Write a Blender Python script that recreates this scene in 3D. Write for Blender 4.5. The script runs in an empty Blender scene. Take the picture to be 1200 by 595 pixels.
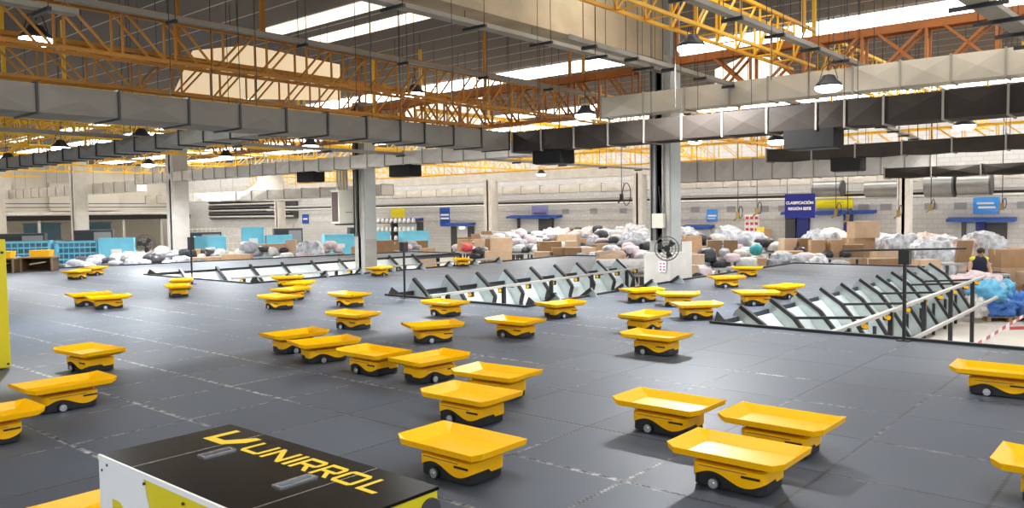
import bpy, math, random
from mathutils import Vector, Matrix, noise
random.seed(7)
S = bpy.context.scene
COL = S.collection
PI = math.pi
EYE = 1.6            # eye height over the robot platform (z = 0); the hall floor lies at GZ
GZ = -1.35

# ------------------------------------------------------------------ camera
R = ((0.64685743, -0.04811002, 0.7610919), (-0.76248979, -0.02301208, 0.64659087), (-0.01359319, -0.99857692, -0.05156894))
cam = bpy.data.objects.new('camera', bpy.data.cameras.new('camera'))
COL.objects.link(cam)
cam.matrix_world = Matrix(((R[0][0], -R[0][1], -R[0][2], 0), (R[1][0], -R[1][1], -R[1][2], 0),
                           (R[2][0], -R[2][1], -R[2][2], EYE), (0, 0, 0, 1)))
cam.data.sensor_width = 36.0
cam.data.lens = 941.28 / 1200 * 36.0
cam.data.clip_end = 400
S.camera = cam

# ------------------------------------------------------------------ materials
def srgb(r, g, b):
    f = lambda c: (c / 12.92 if c <= .04045 else ((c + .055) / 1.055) ** 2.4)
    return (f(r / 255), f(g / 255), f(b / 255), 1)

def mat(name, col, rough=.5, metal=0., var=.0, scale=3., bump=0., emit=0., spec=None, alpha=None, trans=0.):
    m = bpy.data.materials.new(name); m.use_nodes = True
    nt = m.node_tree; b = nt.nodes['Principled BSDF']
    b.inputs['Base Color'].default_value = col
    b.inputs['Roughness'].default_value = rough
    b.inputs['Metallic'].default_value = metal
    if spec is not None: b.inputs['Specular IOR Level'].default_value = spec
    if trans: b.inputs['Transmission Weight'].default_value = trans
    if emit:
        b.inputs['Emission Color'].default_value = col
        b.inputs['Emission Strength'].default_value = emit
    if var or bump:
        tc = nt.nodes.new('ShaderNodeTexCoord')
        n = nt.nodes.new('ShaderNodeTexNoise'); n.inputs['Scale'].default_value = scale; n.inputs['Detail'].default_value = 4
        nt.links.new(tc.outputs['Object'], n.inputs['Vector'])
        if var:
            mr = nt.nodes.new('ShaderNodeMapRange')
            mr.inputs['From Min'].default_value = .3; mr.inputs['From Max'].default_value = .7
            mr.inputs['To Min'].default_value = 1 - var; mr.inputs['To Max'].default_value = 1 + var
            nt.links.new(n.outputs['Fac'], mr.inputs['Value'])
            mx = nt.nodes.new('ShaderNodeVectorMath'); mx.operation = 'SCALE'
            mx.inputs[0].default_value = col[:3]
            nt.links.new(mr.outputs['Result'], mx.inputs['Scale'])
            nt.links.new(mx.outputs['Vector'], b.inputs['Base Color'])
        if bump:
            bp = nt.nodes.new('ShaderNodeBump'); bp.inputs['Strength'].default_value = bump; bp.inputs['Distance'].default_value = .05
            nt.links.new(n.outputs['Fac'], bp.inputs['Height'])
            nt.links.new(bp.outputs['Normal'], b.inputs['Normal'])
    return m

YEL = mat('robot_yellow_paint', (.96, .49, .0, 1), .34, var=.03, scale=6, spec=.3)
BLACK = mat('black_plastic', (.012, .012, .013, 1), .45)
BLKSTEEL = mat('black_steel', (.014, .014, .015, 1), .4)
CHROME = mat('bright_metal', (.75, .76, .78, 1), .25, .9)
GALV = mat('galvanised_sheet', (.44, .49, .48, 1), .42, .5, var=.18, scale=4)
GALVW = mat('galvanised_slide', (.78, .84, .83, 1), .28, .45, var=.08, scale=3)  # galvanised sheet lightened for the skylight reflected in the slides
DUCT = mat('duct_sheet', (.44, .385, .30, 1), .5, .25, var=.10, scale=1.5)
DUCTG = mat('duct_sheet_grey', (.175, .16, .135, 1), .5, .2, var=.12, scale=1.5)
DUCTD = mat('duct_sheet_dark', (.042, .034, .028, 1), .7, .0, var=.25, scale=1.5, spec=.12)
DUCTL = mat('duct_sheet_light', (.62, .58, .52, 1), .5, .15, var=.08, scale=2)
FLANGE = mat('duct_flange', (.03, .028, .026, 1), .5)
TRUSSF = mat('truss_yellow_lit', (.95, .54, .02, 1), .5, var=.08, scale=2)  # truss yellow lightened for daylight coming through the distant roof
CONC = mat('concrete_beam', (.42, .33, .21, 1), .85, var=.16, scale=1.3, bump=.2)
CONCL = mat('concrete_pale', (.60, .57, .52, 1), .85, var=.10, scale=2)
CONCG = mat('column_grey', (.33, .32, .29, 1), .7, var=.15, scale=2)
STEELG = mat('painted_grey_steel', (.38, .40, .38, 1), .5, .1, var=.06)
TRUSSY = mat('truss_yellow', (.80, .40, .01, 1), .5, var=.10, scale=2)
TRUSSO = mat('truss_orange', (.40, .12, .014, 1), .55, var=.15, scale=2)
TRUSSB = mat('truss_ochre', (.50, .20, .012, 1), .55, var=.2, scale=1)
TRAYG = mat('cable_tray_steel', (.30, .275, .23, 1), .6, .2, var=.1, spec=.25)
OUTLET = mat('outlet_dark', (.02, .019, .018, 1), .7, spec=.1)
SKY = mat('skylight_glazing', (1., .97, .92, 1), .5, emit=6.5)
SKYC = mat('skylight_glazing_cream', (1., .90, .72, 1), .5, emit=1.0)
SKYM = mat('added_strip_glow', (1., .93, .80, 1), .5, emit=6.)  # glow of strips added to lighten the far left
SKYW = mat('baffle_daylight_glow', (1., .78, .50, 1), .6, emit=.42)  # glow in the material stands for daylight on a cream baffle
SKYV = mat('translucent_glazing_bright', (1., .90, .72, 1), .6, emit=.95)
LAMPON = mat('lamp_glow', (.80, .90, 1, 1), .5, emit=14.)
LAMPB = mat('lamp_housing', (.035, .035, .04, 1), .5)
CARD = mat('cardboard', (.42, .26, .145, 1), .8, var=.10, scale=4)
CARDL = mat('cardboard_pale', (.55, .39, .26, 1), .8, var=.08, scale=4)
CARDD = mat('cardboard_brown', (.26, .155, .08, 1), .8, var=.10, scale=4)
TAPE = mat('packing_tape', (.60, .46, .28, 1), .4)
WRAP = mat('stretch_wrap', (.50, .52, .56, 1), .22, var=.55, scale=5, bump=1.)
WRAPP = mat('stretch_wrap_pinkish', (.54, .42, .36, 1), .25, var=.5, scale=5, bump=1.)
BAGW = mat('white_bag', (.60, .58, .56, 1), .4, var=.14, scale=6, bump=.6)
BAGK = mat('black_bag', (.03, .032, .038, 1), .35, var=.3, scale=6, bump=.6)
BAGB = mat('blue_bag', (.05, .17, .52, 1), .35, var=.2, scale=5, bump=.7)
BAGC = mat('light_blue_bag', (.11, .40, .62, 1), .35, var=.2, scale=5, bump=.7)
BAGG = mat('grey_bag', (.30, .31, .34, 1), .4, var=.25, scale=6, bump=.6)
BAGP = mat('pale_pink_bag', (.58, .47, .49, 1), .45, var=.12, scale=6, bump=.6)
TEAL = mat('teal_plastic', (.03, .32, .36, 1), .4)
RED = mat('red_plastic', (.55, .06, .07, 1), .4)
WOOD = mat('pallet_wood', (.40, .24, .12, 1), .8, var=.2, scale=8)
CYAN = mat('cage_blue', (.18, .60, .80, 1), .45, var=.06)
CYAND = mat('cage_slate', (.10, .22, .30, 1), .5, var=.1)
SIGNB = mat('sign_blue', srgb(20, 28, 120), .4)
SIGNM = mat('sign_mid_blue', srgb(32, 78, 170), .4)
SIGNS = mat('sign_sky_blue', srgb(70, 150, 232), .4)
SIGNY = mat('sign_yellow', srgb(238, 218, 12), .4)
SIGNV = mat('sign_lilac', srgb(140, 140, 195), .5, var=.2, scale=2)
WHITE = mat('white_paint', (.82, .82, .82, 1), .4)
DOORB = mat('door_blue', srgb(24, 40, 110), .4)
DRUM = mat('drum_steel', (.24, .24, .235, 1), .35, .6, var=.1)
STEELB = mat('blued_steel', (.10, .14, .17, 1), .35, .5)
DARK = mat('dark_metal', (.05, .05, .055, 1), .5)
CABY = mat('cabinet_yellow', (.70, .58, .008, 1), .35)
CABK = mat('cabinet_black', (.006, .0055, .005, 1), .26, var=.15, scale=9, spec=.13)
LETTER = mat('letter_yellow', (.90, .62, .03, 1), .35)
GREYP = mat('grey_plate', (.30, .30, .31, 1), .5)
BEIGE = mat('unit_beige', (.62, .60, .50, 1), .5)
MAROON = mat('louvre_brown', (.09, .055, .045, 1), .6)
PIPE = mat('pipe_grey', (.46, .45, .42, 1), .4, .3)
SKIN = mat('skin', (.48, .27, .18, 1), .6)
NAVY = mat('navy_cloth', (.015, .02, .045, 1), .8)
HIVIS = mat('hi_vis_yellow', (.75, .72, .05, 1), .7)
HAIR = mat('dark_hair', (.02, .014, .01, 1), .6)
TROUSER = mat('dark_trousers', (.03, .03, .035, 1), .8)
GREENY = mat('ochre_tool', (.26, .17, .04, 1), .5)
GROUND = mat('hall_concrete', (.60, .56, .50, 1), .6, var=.08, scale=.8)

def brick_mat(name, c1, c2, mortar, bw, bh, ax='YZ'):
    m = bpy.data.materials.new(name); m.use_nodes = True; nt = m.node_tree; b = nt.nodes['Principled BSDF']
    tc = nt.nodes.new('ShaderNodeTexCoord'); sp = nt.nodes.new('ShaderNodeSeparateXYZ'); cb = nt.nodes.new('ShaderNodeCombineXYZ')
    nt.links.new(tc.outputs['Object'], sp.inputs[0])
    nt.links.new(sp.outputs[ax[0]], cb.inputs['X']); nt.links.new(sp.outputs[ax[1]], cb.inputs['Y'])
    br = nt.nodes.new('ShaderNodeTexBrick')
    br.inputs['Scale'].default_value = 1; br.inputs['Brick Width'].default_value = bw; br.inputs['Row Height'].default_value = bh
    br.inputs['Mortar Size'].default_value = .02; br.inputs['Color1'].default_value = c1; br.inputs['Color2'].default_value = c2
    br.inputs['Mortar'].default_value = mortar
    nt.links.new(cb.outputs[0], br.inputs['Vector']); nt.links.new(br.outputs['Color'], b.inputs['Base Color'])
    b.inputs['Roughness'].default_value = .9
    return m
BLOCK = brick_mat('concrete_block_wall', (.56, .55, .54, 1), (.50, .49, .48, 1), (.45, .44, .43, 1), .44, .21)
PLASTER = mat('cream_wall_panel', (.58, .54, .46, 1), .8, var=.08, scale=.5)

def nmath(nt, op, a, b=None, clamp=False):
    n = nt.nodes.new('ShaderNodeMath'); n.operation = op; n.use_clamp = clamp
    for i, v in enumerate((a, b)):
        if v is None: continue
        if isinstance(v, (int, float)): n.inputs[i].default_value = v
        else: nt.links.new(v, n.inputs[i])
    return n.outputs[0]

def floor_mat():
    """interlocking rubber-mat tiles: toothed seams, some worn white, some dark"""
    m = bpy.data.materials.new('deck_tiles'); m.use_nodes = True; nt = m.node_tree; b = nt.nodes['Principled BSDF']; L = nt.links
    tc = nt.nodes.new('ShaderNodeTexCoord'); sp = nt.nodes.new('ShaderNodeSeparateXYZ'); L.new(tc.outputs['Object'], sp.inputs[0])
    x, y = sp.outputs['X'], sp.outputs['Y']
    def ns(scale, detail=3, rough=.6):
        n = nt.nodes.new('ShaderNodeTexNoise'); n.inputs['Scale'].default_value = scale; n.inputs['Detail'].default_value = detail
        n.inputs['Roughness'].default_value = rough
        L.new(tc.outputs['Object'], n.inputs['Vector']); return n.outputs['Fac']
    def tooth(c):   # little zigzag of the jigsaw edge
        t = nmath(nt, 'PINGPONG', nmath(nt, 'MULTIPLY', c, 26.), .5)
        return nmath(nt, 'MULTIPLY', nmath(nt, 'SUBTRACT', t, .25), .028)
    def seam(c, other, off, p):
        cc = nmath(nt, 'ADD', nmath(nt, 'ADD', c, tooth(other)), p * 20 - off)
        q = nmath(nt, 'MODULO', cc, p)
        return nmath(nt, 'MINIMUM', q, nmath(nt, 'SUBTRACT', p, q))
    def band(d, w, e):
        mr = nt.nodes.new('ShaderNodeMapRange'); mr.inputs['From Min'].default_value = w; mr.inputs['From Max'].default_value = w + e
        mr.inputs['To Min'].default_value = 1; mr.inputs['To Max'].default_value = 0; L.new(d, mr.inputs['Value']); return mr.outputs['Result']
    P = .872
    dx = seam(x, y, .50, P); dy = seam(y, x, .80, P)
    line = nmath(nt, 'MAXIMUM', band(dx, .004, .012), band(dy, .004, .012))
    def ramp(v, a, c):
        mr = nt.nodes.new('ShaderNodeMapRange'); mr.inputs['From Min'].default_value = a; mr.inputs['From Max'].default_value = c
        L.new(v, mr.inputs['Value']); return mr.outputs['Result']
    patch = ramp(ns(.55, 2), .5, .68)                     # where the edges are scuffed white
    fleck = ramp(ns(14., 2), .42, .62)
    left = ramp(y, 4., 6.5)                               # the western half has the most wear
    left = nmath(nt, 'MULTIPLY', left, nmath(nt, 'ADD', .3, nmath(nt, 'MULTIPLY', ramp(ns(.35, 1), .46, .56), .7)))
    wx = nmath(nt, 'MULTIPLY', band(dx, .008, .02), nmath(nt, 'MULTIPLY', fleck, nmath(nt, 'MAXIMUM', patch, nmath(nt, 'MULTIPLY', left, 1.))))
    wy = nmath(nt, 'MULTIPLY', band(dy, .004, .012), nmath(nt, 'MULTIPLY', fleck, nmath(nt, 'MAXIMUM', patch, nmath(nt, 'MULTIPLY', left, .85))))
    white = nmath(nt, 'MULTIPLY', nmath(nt, 'MAXIMUM', wx, wy), .75)
    # per tile tint
    fx = nmath(nt, 'FLOOR', nmath(nt, 'DIVIDE', nmath(nt, 'SUBTRACT', x, .50), P)); fy = nmath(nt, 'FLOOR', nmath(nt, 'DIVIDE', nmath(nt, 'SUBTRACT', y, .80), P))
    cb = nt.nodes.new('ShaderNodeCombineXYZ'); L.new(fx, cb.inputs['X']); L.new(fy, cb.inputs['Y'])
    wn = nt.nodes.new('ShaderNodeTexWhiteNoise'); wn.noise_dimensions = '3D'; L.new(cb.outputs[0], wn.inputs['Vector'])
    smear = ns(1.3, 5, .7)
    k = nmath(nt, 'ADD', nmath(nt, 'MULTIPLY', wn.outputs['Value'], .22), nmath(nt, 'MULTIPLY', smear, .8))
    k = nmath(nt, 'ADD', k, .48)
    base = nt.nodes.new('ShaderNodeVectorMath'); base.operation = 'SCALE'; base.inputs[0].default_value = (.070, .088, .116); L.new(k, base.inputs['Scale'])
    m1 = nt.nodes.new('ShaderNodeMix'); m1.data_type = 'RGBA'; L.new(nmath(nt, 'MULTIPLY', line, .75), m1.inputs['Factor'])
    L.new(base.outputs[0], m1.inputs[6]); m1.inputs[7].default_value = (.018, .018, .02, 1)
    m2 = nt.nodes.new('ShaderNodeMix'); m2.data_type = 'RGBA'; L.new(white, m2.inputs['Factor'])
    L.new(m1.outputs[2], m2.inputs[6]); m2.inputs[7].default_value = (.62, .62, .60, 1)
    L.new(m2.outputs[2], b.inputs['Base Color'])
    rr = nt.nodes.new('ShaderNodeMapRange'); rr.inputs['To Min'].default_value = .40; rr.inputs['To Max'].default_value = .58; L.new(smear, rr.inputs['Value'])
    L.new(rr.outputs['Result'], b.inputs['Roughness']); b.inputs['Specular IOR Level'].default_value = .38
    bp = nt.nodes.new('ShaderNodeBump'); bp.inputs['Strength'].default_value = .35; bp.inputs['Distance'].default_value = .006
    L.new(nmath(nt, 'SUBTRACT', nmath(nt, 'MULTIPLY', ns(60., 2), .3), line), bp.inputs['Height']); L.new(bp.outputs['Normal'], b.inputs['Normal'])
    return m
DECK = floor_mat()

def roof_mat():
    m = bpy.data.materials.new('dark_roof_sheet'); m.use_nodes = True; nt = m.node_tree; b = nt.nodes['Principled BSDF']; L = nt.links
    tc = nt.nodes.new('ShaderNodeTexCoord'); sp = nt.nodes.new('ShaderNodeSeparateXYZ'); L.new(tc.outputs['Object'], sp.inputs[0])
    q = nmath(nt, 'MODULO', nmath(nt, 'ADD', sp.outputs['X'], 100.), 1.05)
    near = nmath(nt, 'LESS_THAN', q, .045)
    mx = nt.nodes.new('ShaderNodeMix'); mx.data_type = 'RGBA'; L.new(near, mx.inputs['Factor'])
    mx.inputs[6].default_value = (.105, .088, .075, 1); mx.inputs[7].default_value = (.50, .47, .42, 1)
    L.new(mx.outputs[2], b.inputs['Base Color']); b.inputs['Roughness'].default_value = .8
    return m
ROOF = roof_mat()

# ------------------------------------------------------------------ mesh builder
class M:
    def __init__(s): s.v = []; s.f = []; s.sm = []
    def add(s, vs, fs, smooth=False):
        n = len(s.v); s.v += [tuple(p) for p in vs]; s.f += [tuple(i + n for i in f) for f in fs]; s.sm += [smooth] * len(fs); return s
    def box(s, c, d, rz=0.):
        hx, hy, hz = d[0] / 2, d[1] / 2, d[2] / 2; cr, sr = math.cos(rz), math.sin(rz)
        vs = [(c[0] + cr * x - sr * y, c[1] + sr * x + cr * y, c[2] + z) for z in (-hz, hz) for x, y in ((-hx, -hy), (hx, -hy), (hx, hy), (-hx, hy))]
        return s.add(vs, [(3, 2, 1, 0), (4, 5, 6, 7), (0, 1, 5, 4), (1, 2, 6, 5), (2, 3, 7, 6), (3, 0, 4, 7)])
    def bx(s, x0, x1, y0, y1, z0, z1): return s.box(((x0 + x1) / 2, (y0 + y1) / 2, (z0 + z1) / 2), (x1 - x0, y1 - y0, z1 - z0))
    def bar(s, p, q, w, h=None, up=(0, 0, 1)):
        h = h or w; p = Vector(p); q = Vector(q); d = (q - p).normalized(); u = Vector(up)
        if abs(d.dot(u)) > .95: u = Vector((0, 1, 0))
        a = d.cross(u).normalized(); b = a.cross(d)
        vs = [e + a * (i * w / 2) + b * (j * h / 2) for e in (p, q) for i, j in ((-1, -1), (1, -1), (1, 1), (-1, 1))]
        return s.add(vs, [(3, 2, 1, 0), (4, 5, 6, 7), (0, 1, 5, 4), (1, 2, 6, 5), (2, 3, 7, 6), (3, 0, 4, 7)])
    def cyl(s, p, q, r, n=12, r2=None, caps=True):
        r2 = r if r2 is None else r2; p = Vector(p); q = Vector(q); d = (q - p).normalized()
        u = Vector((0, 0, 1)) if abs(d.z) < .9 else Vector((1, 0, 0)); a = d.cross(u).normalized(); b = d.cross(a)
        vs = []
        for e, rr in ((p, r), (q, r2)):
            for i in range(n):
                t = 2 * PI * i / n; vs.append(e + a * (rr * math.cos(t)) + b * (rr * math.sin(t)))
        s.add(vs, [(i, n + i, n + (i + 1) % n, (i + 1) % n) for i in range(n)], True)
        if caps: s.add(vs, [tuple(range(n)), tuple(range(2 * n - 1, n - 1, -1))])
        return s
    def tube(s, pts, r, n=8, closed=False):
        pts = [Vector(p) for p in pts]; k = len(pts); vs = []; pu = None
        for i, p in enumerate(pts):
            d = (pts[(i + 1) % k] - pts[i - 1]) if closed else (pts[min(i + 1, k - 1)] - pts[max(i - 1, 0)])
            d.normalize()
            u = pu if pu is not None else (Vector((0, 0, 1)) if abs(d.z) < .9 else Vector((1, 0, 0)))
            a = (u - d * u.dot(d)).normalized(); b = d.cross(a); pu = a
            vs += [p + a * (r * math.cos(2 * PI * j / n)) + b * (r * math.sin(2 * PI * j / n)) for j in range(n)]
        fs = [(i * n + j, i * n + (j + 1) % n, ((i + 1) % k) * n + (j + 1) % n, ((i + 1) % k) * n + j) for i in range(k if closed else k - 1) for j in range(n)]
        s.add(vs, fs, True)
        if not closed: s.add(vs, [tuple(range(n))[::-1], tuple(range((k - 1) * n, k * n))])
        return s
    def prism(s, poly, f0, f1):
        """poly: 2-D points; f0/f1 map a 2-D point to 3-D for either end face"""
        n = len(poly); vs = [f0(*p) for p in poly] + [f1(*p) for p in poly]
        return s.add(vs, [tuple(range(n))[::-1], tuple(range(n, 2 * n))] + [(i, (i + 1) % n, n + (i + 1) % n, n + i) for i in range(n)])
    def lathe(s, prof, c=(0, 0, 0), n=20):
        k = len(prof); vs = [(c[0] + r * math.cos(2 * PI * j / n), c[1] + r * math.sin(2 * PI * j / n), c[2] + z) for r, z in prof for j in range(n)]
        return s.add(vs, [(i * n + j, i * n + (j + 1) % n, (i + 1) * n + (j + 1) % n, (i + 1) * n + j) for i in range(k - 1) for j in range(n)], True)
    def blob(s, c, rad, seed=0, e=1., amp=.12, n=16, m=10, flat=None, freq=1.6):
        """bulging closed shape: e<1 boxy, noise amp for crumples; bottom levelled at flat (fraction of -rz)"""
        vs = []; off = Vector((seed * 3.7, seed * 1.3, seed * 2.1))
        sg = lambda t: (abs(t) ** e) * (1 if t >= 0 else -1)
        for i in range(m + 1):
            ph = -PI / 2 + PI * i / m
            for j in range(n):
                th = 2 * PI * j / n
                d = Vector((sg(math.cos(ph)) * sg(math.cos(th)), sg(math.cos(ph)) * sg(math.sin(th)), sg(math.sin(ph))))
                k = 1 + amp * (noise.noise(d * freq + off) + .6 * noise.noise(d * freq * 2.7 + off))
                p = d * k
                if flat is not None and p.z < -flat: p.z = -flat
                vs.append((c[0] + p.x * rad[0], c[1] + p.y * rad[1], c[2] + p.z * rad[2]))
        return s.add(vs, [(i * n + j, i * n + (j + 1) % n, (i + 1) * n + (j + 1) % n, (i + 1) * n + j) for i in range(m) for j in range(n)], True)
    def mesh(s, name):
        me = bpy.data.meshes.new(name); me.from_pydata(s.v, [], s.f); me.polygons.foreach_set('use_smooth', s.sm); me.update(); return me

def obj(name, m, mt, parent=None, loc=(0, 0, 0), rz=0., bevel=0.):
    me = m if isinstance(m, bpy.types.Mesh) else m.mesh(name)
    if mt and not me.materials: me.materials.append(mt)
    o = bpy.data.objects.new(name, me); COL.objects.link(o)
    o.location = loc; o.rotation_euler = (0, 0, rz)
    if parent: o.parent = parent
    if bevel:
        b = o.modifiers.new('bevel', 'BEVEL'); b.width = bevel; b.segments = 2; b.limit_method = 'ANGLE'
    return o
def tag(o, label=None, cat=None, group=None, kind=None):
    if label: o['label'] = label
    if cat: o['category'] = cat
    if group: o['group'] = group
    if kind: o['kind'] = kind
    return o
def thing(name, label, cat, loc=(0, 0, 0), rz=0., group=None):
    o = bpy.data.objects.new(name, None); COL.objects.link(o); o.location = loc; o.rotation_euler = (0, 0, rz); o.empty_display_size = .1
    return tag(o, label, cat, group)
def solo(name, m, mt, label, cat, loc=(0, 0, 0), rz=0., group=None, bevel=0.):
    return tag(obj(name, m, mt, None, loc, rz, bevel), label, cat, group)
def struct(name, m, mt): return tag(obj(name, m, mt), kind='structure')
def dup(o, loc, rz, label=None, group=None):
    def rec(a, par):
        c = a.copy(); COL.objects.link(c)
        if par: c.parent = par
        for ch in a.children: rec(ch, c)
        return c
    r = rec(o, None); r.location = loc; r.rotation_euler = (0, 0, rz)
    if label: r['label'] = label
    if group: r['group'] = group
    return r
ORD = ['first', 'second', 'third', 'fourth', 'fifth', 'sixth', 'seventh', 'eighth', 'ninth', 'tenth', 'eleventh', 'twelfth', 'thirteenth',
       'fourteenth', 'fifteenth', 'sixteenth', 'seventeenth', 'eighteenth', 'nineteenth', 'twentieth']
def text_mesh(txt, size, thick=.004, align='CENTER', bold=0.):
    c = bpy.data.curves.new('lettering', 'FONT'); c.body = txt; c.size = size; c.extrude = thick / 2; c.align_x = align; c.align_y = 'CENTER'; c.offset = bold
    o = bpy.data.objects.new('lettering', c); COL.objects.link(o)
    dg = bpy.context.evaluated_depsgraph_get(); me = bpy.data.meshes.new_from_object(o.evaluated_get(dg))
    bpy.data.objects.remove(o); return me

# ------------------------------------------------------------------ the hall
WX, WY = 40.0, 78.0
struct('floor', M().bx(-12, WX, -12, WY, GZ - .2, GZ), GROUND)
struct('wall_back', M().bx(WX, WX + .3, -12, WY, GZ, 6.6), BLOCK)
struct('wall_left', M().bx(-12, WX, WY, WY + .3, GZ, 6.6), PLASTER)
struct('ceiling', M().bx(-12, WX + .3, -12, WY + .3, 6.62, 6.8), ROOF)
for i, (x0, x1, y0, y1) in enumerate(((22.1, 23.6, -11, 76), (12.4, 13.0, 12.5, 19.3), (13.9, 14.5, 12.5, 19.3), (3.2, 4.6, -11, 8.5), (31.6, 33.0, -11, 76), (12.3, 13.6, -11, 9.0), (-6.5, -5., -11, 8.5), (36.4, 38.0, -11, 76), (18.4, 19.2, 30, 76), (4, 4.8, 34, 76), (11.5, 12.5, 33, 76))):  # overhead, back-wall and far-left strips are added to brighten the hall
    struct('window_%d' % (i + 1), M().bx(x0, x1, y0, y1, 6.56, 6.615), SKYC if i in (1, 2) else SKYM if i in (8, 9) else SKY)
# upright panels: the first glows for a daylit baffle, the others as roof-light panes
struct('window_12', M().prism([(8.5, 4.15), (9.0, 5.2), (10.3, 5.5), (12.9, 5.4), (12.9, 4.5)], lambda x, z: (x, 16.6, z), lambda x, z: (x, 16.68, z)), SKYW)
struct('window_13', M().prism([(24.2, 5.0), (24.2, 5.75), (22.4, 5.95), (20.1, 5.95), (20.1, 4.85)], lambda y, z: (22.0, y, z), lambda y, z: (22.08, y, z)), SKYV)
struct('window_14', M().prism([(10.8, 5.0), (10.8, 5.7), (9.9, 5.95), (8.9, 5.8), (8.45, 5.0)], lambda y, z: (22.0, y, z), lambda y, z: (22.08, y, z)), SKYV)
# concrete portal beam above the centre column, column-line beams
struct('trim_1', M().bx(-10, 17.1, 9.4, 9.9, 5.07, 6.62).bx(-10, 17.1, 9.32, 9.98, 5.02, 5.16), CONC)
struct('trim_2', M().bx(37.05, 37.55, 15, 76, 3.5, 4.1), CONCL)

# columns: grey H-shaped posts and pale distant ones
def column(x, y, w, z1, mt, label, base=True, pipes=False):
    t = thing('concrete_column', label, 'column', (x, y, GZ), group='columns of the hall')
    h = w / 2; f = .07
    m = M().bx(-h, -h + f, -h, h, 0, z1 - GZ).bx(h - f, h, -h, h, 0, z1 - GZ).bx(-h, h, -.06, .06, 0, z1 - GZ)
    m.bx(-h + .003, h - .003, -h - .004, -h + f * .7, 0, z1 - GZ)
    obj('shaft', m, mt, t)
    if base: obj('plinth', M().bx(-h - .12, h + .12, -h - .1, h + .1, 0, .62 - GZ), CONCL, t, bevel=.02)
    if pipes:
        for k, dy in enumerate((.18, .05, -.12)):
            obj('conduit_pipe', M().cyl((-h - .05, dy, .9 - GZ), (-h - .05, dy, z1 - GZ - .1), .022, 8), BLKSTEEL if k < 2 else TRAYG, t)
        obj('cover_plate', M().bx(-h + .04, h - .02, -h - .02, -h, .8 - GZ, z1 - GZ - .15), STEELG, t)
    return t
column(16.82, 9.53, .52, 6.5, CONCG, 'grey steel-clad centre column with a wall fan, standing in the central opening', True, True)
c = column(16.9, 20.62, .5, 5.2, CONCG, 'grey column carrying the beige air unit left of centre', False, True)
column(16.0, 31.2, .62, 5.2, CONCL, 'pale column right of the left blue cages, with a round fan', False)
column(16.8, 42.8, .62, 5.2, CONCL, 'pale column standing among the blue cages at far left', False)
column(16.8, 54.5, .62, 5.2, CONCL, 'pale column at the left edge of the hall', False)
column(36.9, 33.0, .62, 3.6, CONCL, 'pale column in front of the far wall beside the grey sliding doors', False)
column(37.2, 56.0, .62, 3.6, CONCL, 'pale column behind the blue cages left of the air unit', False)
column(37.2, 22.6, .55, 3.6, CONCL, 'pale column just left of the centre column', False)
column(36.9, 9.4, .5, 3.2, CONCL, 'pale column to the right of the yellow sign on the far wall', False)

# ------------------------------------------------------------------ platform (comb shaped deck with three openings)
pf = thing('robot_platform', 'raised dark grey tiled platform with long openings, on which the yellow robots drive', 'platform')
def slab(poly): return M().prism(poly, lambda x, y: (x, y, -.12), lambda x, y: (x, y, 0))
decks = [[(-6, -8), (10.4, -8), (10.4, 29.0), (-6, 31.5)],
         [(10.4, 5.18), (23.25, 5.18), (23.2, 8.9), (16.5, 8.9), (10.4, 8.55)],
         [(10.4, 12.12), (19.2, 12.12), (23.9, 15.0), (23.5, 17.3), (13.8, 17.1), (10.4, 16.95)],
         [(10.4, 22.3), (23.0, 22.3), (23.0, 25.0), (10.4, 27.7)]]
vs = M()
for p in decks: vs.prism(p, lambda x, y: (x, y, -.12), lambda x, y: (x, y, 0))
obj('deck_mat', vs, DECK, pf)
def kerb(p, q, h=.035, w=.05): obj('edge_strip', M().bar((p[0], p[1], h / 2 - .02), (q[0], q[1], h / 2 - .02), w, h + .04), BLKSTEEL, pf)
for p, q in (((10.4, -8), (10.4, 5.18)), ((10.4, 8.55), (10.4, 12.12)), ((10.4, 16.95), (10.4, 22.3)), ((23.25, 5.18), (23.2, 8.9)),
             ((10.4, 8.55), (16.5, 8.9)), ((16.5, 8.9), (23.2, 8.9)), ((10.4, 12.12), (19.2, 12.12)), ((19.2, 12.12), (23.9, 15.0)), ((23.9, 15.), (23.5, 17.3)),
             ((10.4, 16.95), (23.5, 17.3)), ((10.4, 22.3), (23., 22.3)), ((23., 22.3), (23., 25.)), ((23., 25.), (10.4, 27.7)), ((10.4, 27.7), (-6, 31.2))): kerb(p, q)
for x, y in ((10.3, 3.0), (10.3, 0), (10.3, -4), (10.3, 10.3), (10.3, 20), (16, 7), (22.9, 5.5), (22.9, 8.5), (18, 14.5), (23.2, 15.6), (16, 24.5), (22.5, 23), (22.5, 24.5), (2, 2), (2, 12), (2, 26), (6, 20)):
    obj('support_post', M().bx(x - .05, x + .05, y - .05, y + .05, GZ, -.12), BLKSTEEL, pf)
for x, y in ((10.46, -.7),):
    obj('junction_block', M().bx(x - .05, x + .1, y - .09, y + .09, -.1, .06), WHITE, pf)
for p, a in (((10.55, 8.6), 1), ((10.5, 12.05), -1), ((10.5, 5.12), -1), ((10.5, 17.0), 1), ((10.5, 22.2), -1)):
    y = p[1]; obj('corner_gusset', M().prism([(0, 0), (.34, 0), (.1, .16)], lambda u, z: (p[0] - .1 + u, y - .01, z), lambda u, z: (p[0] - .1 + u, y + .01, z)), BLKSTEEL, pf)

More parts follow.
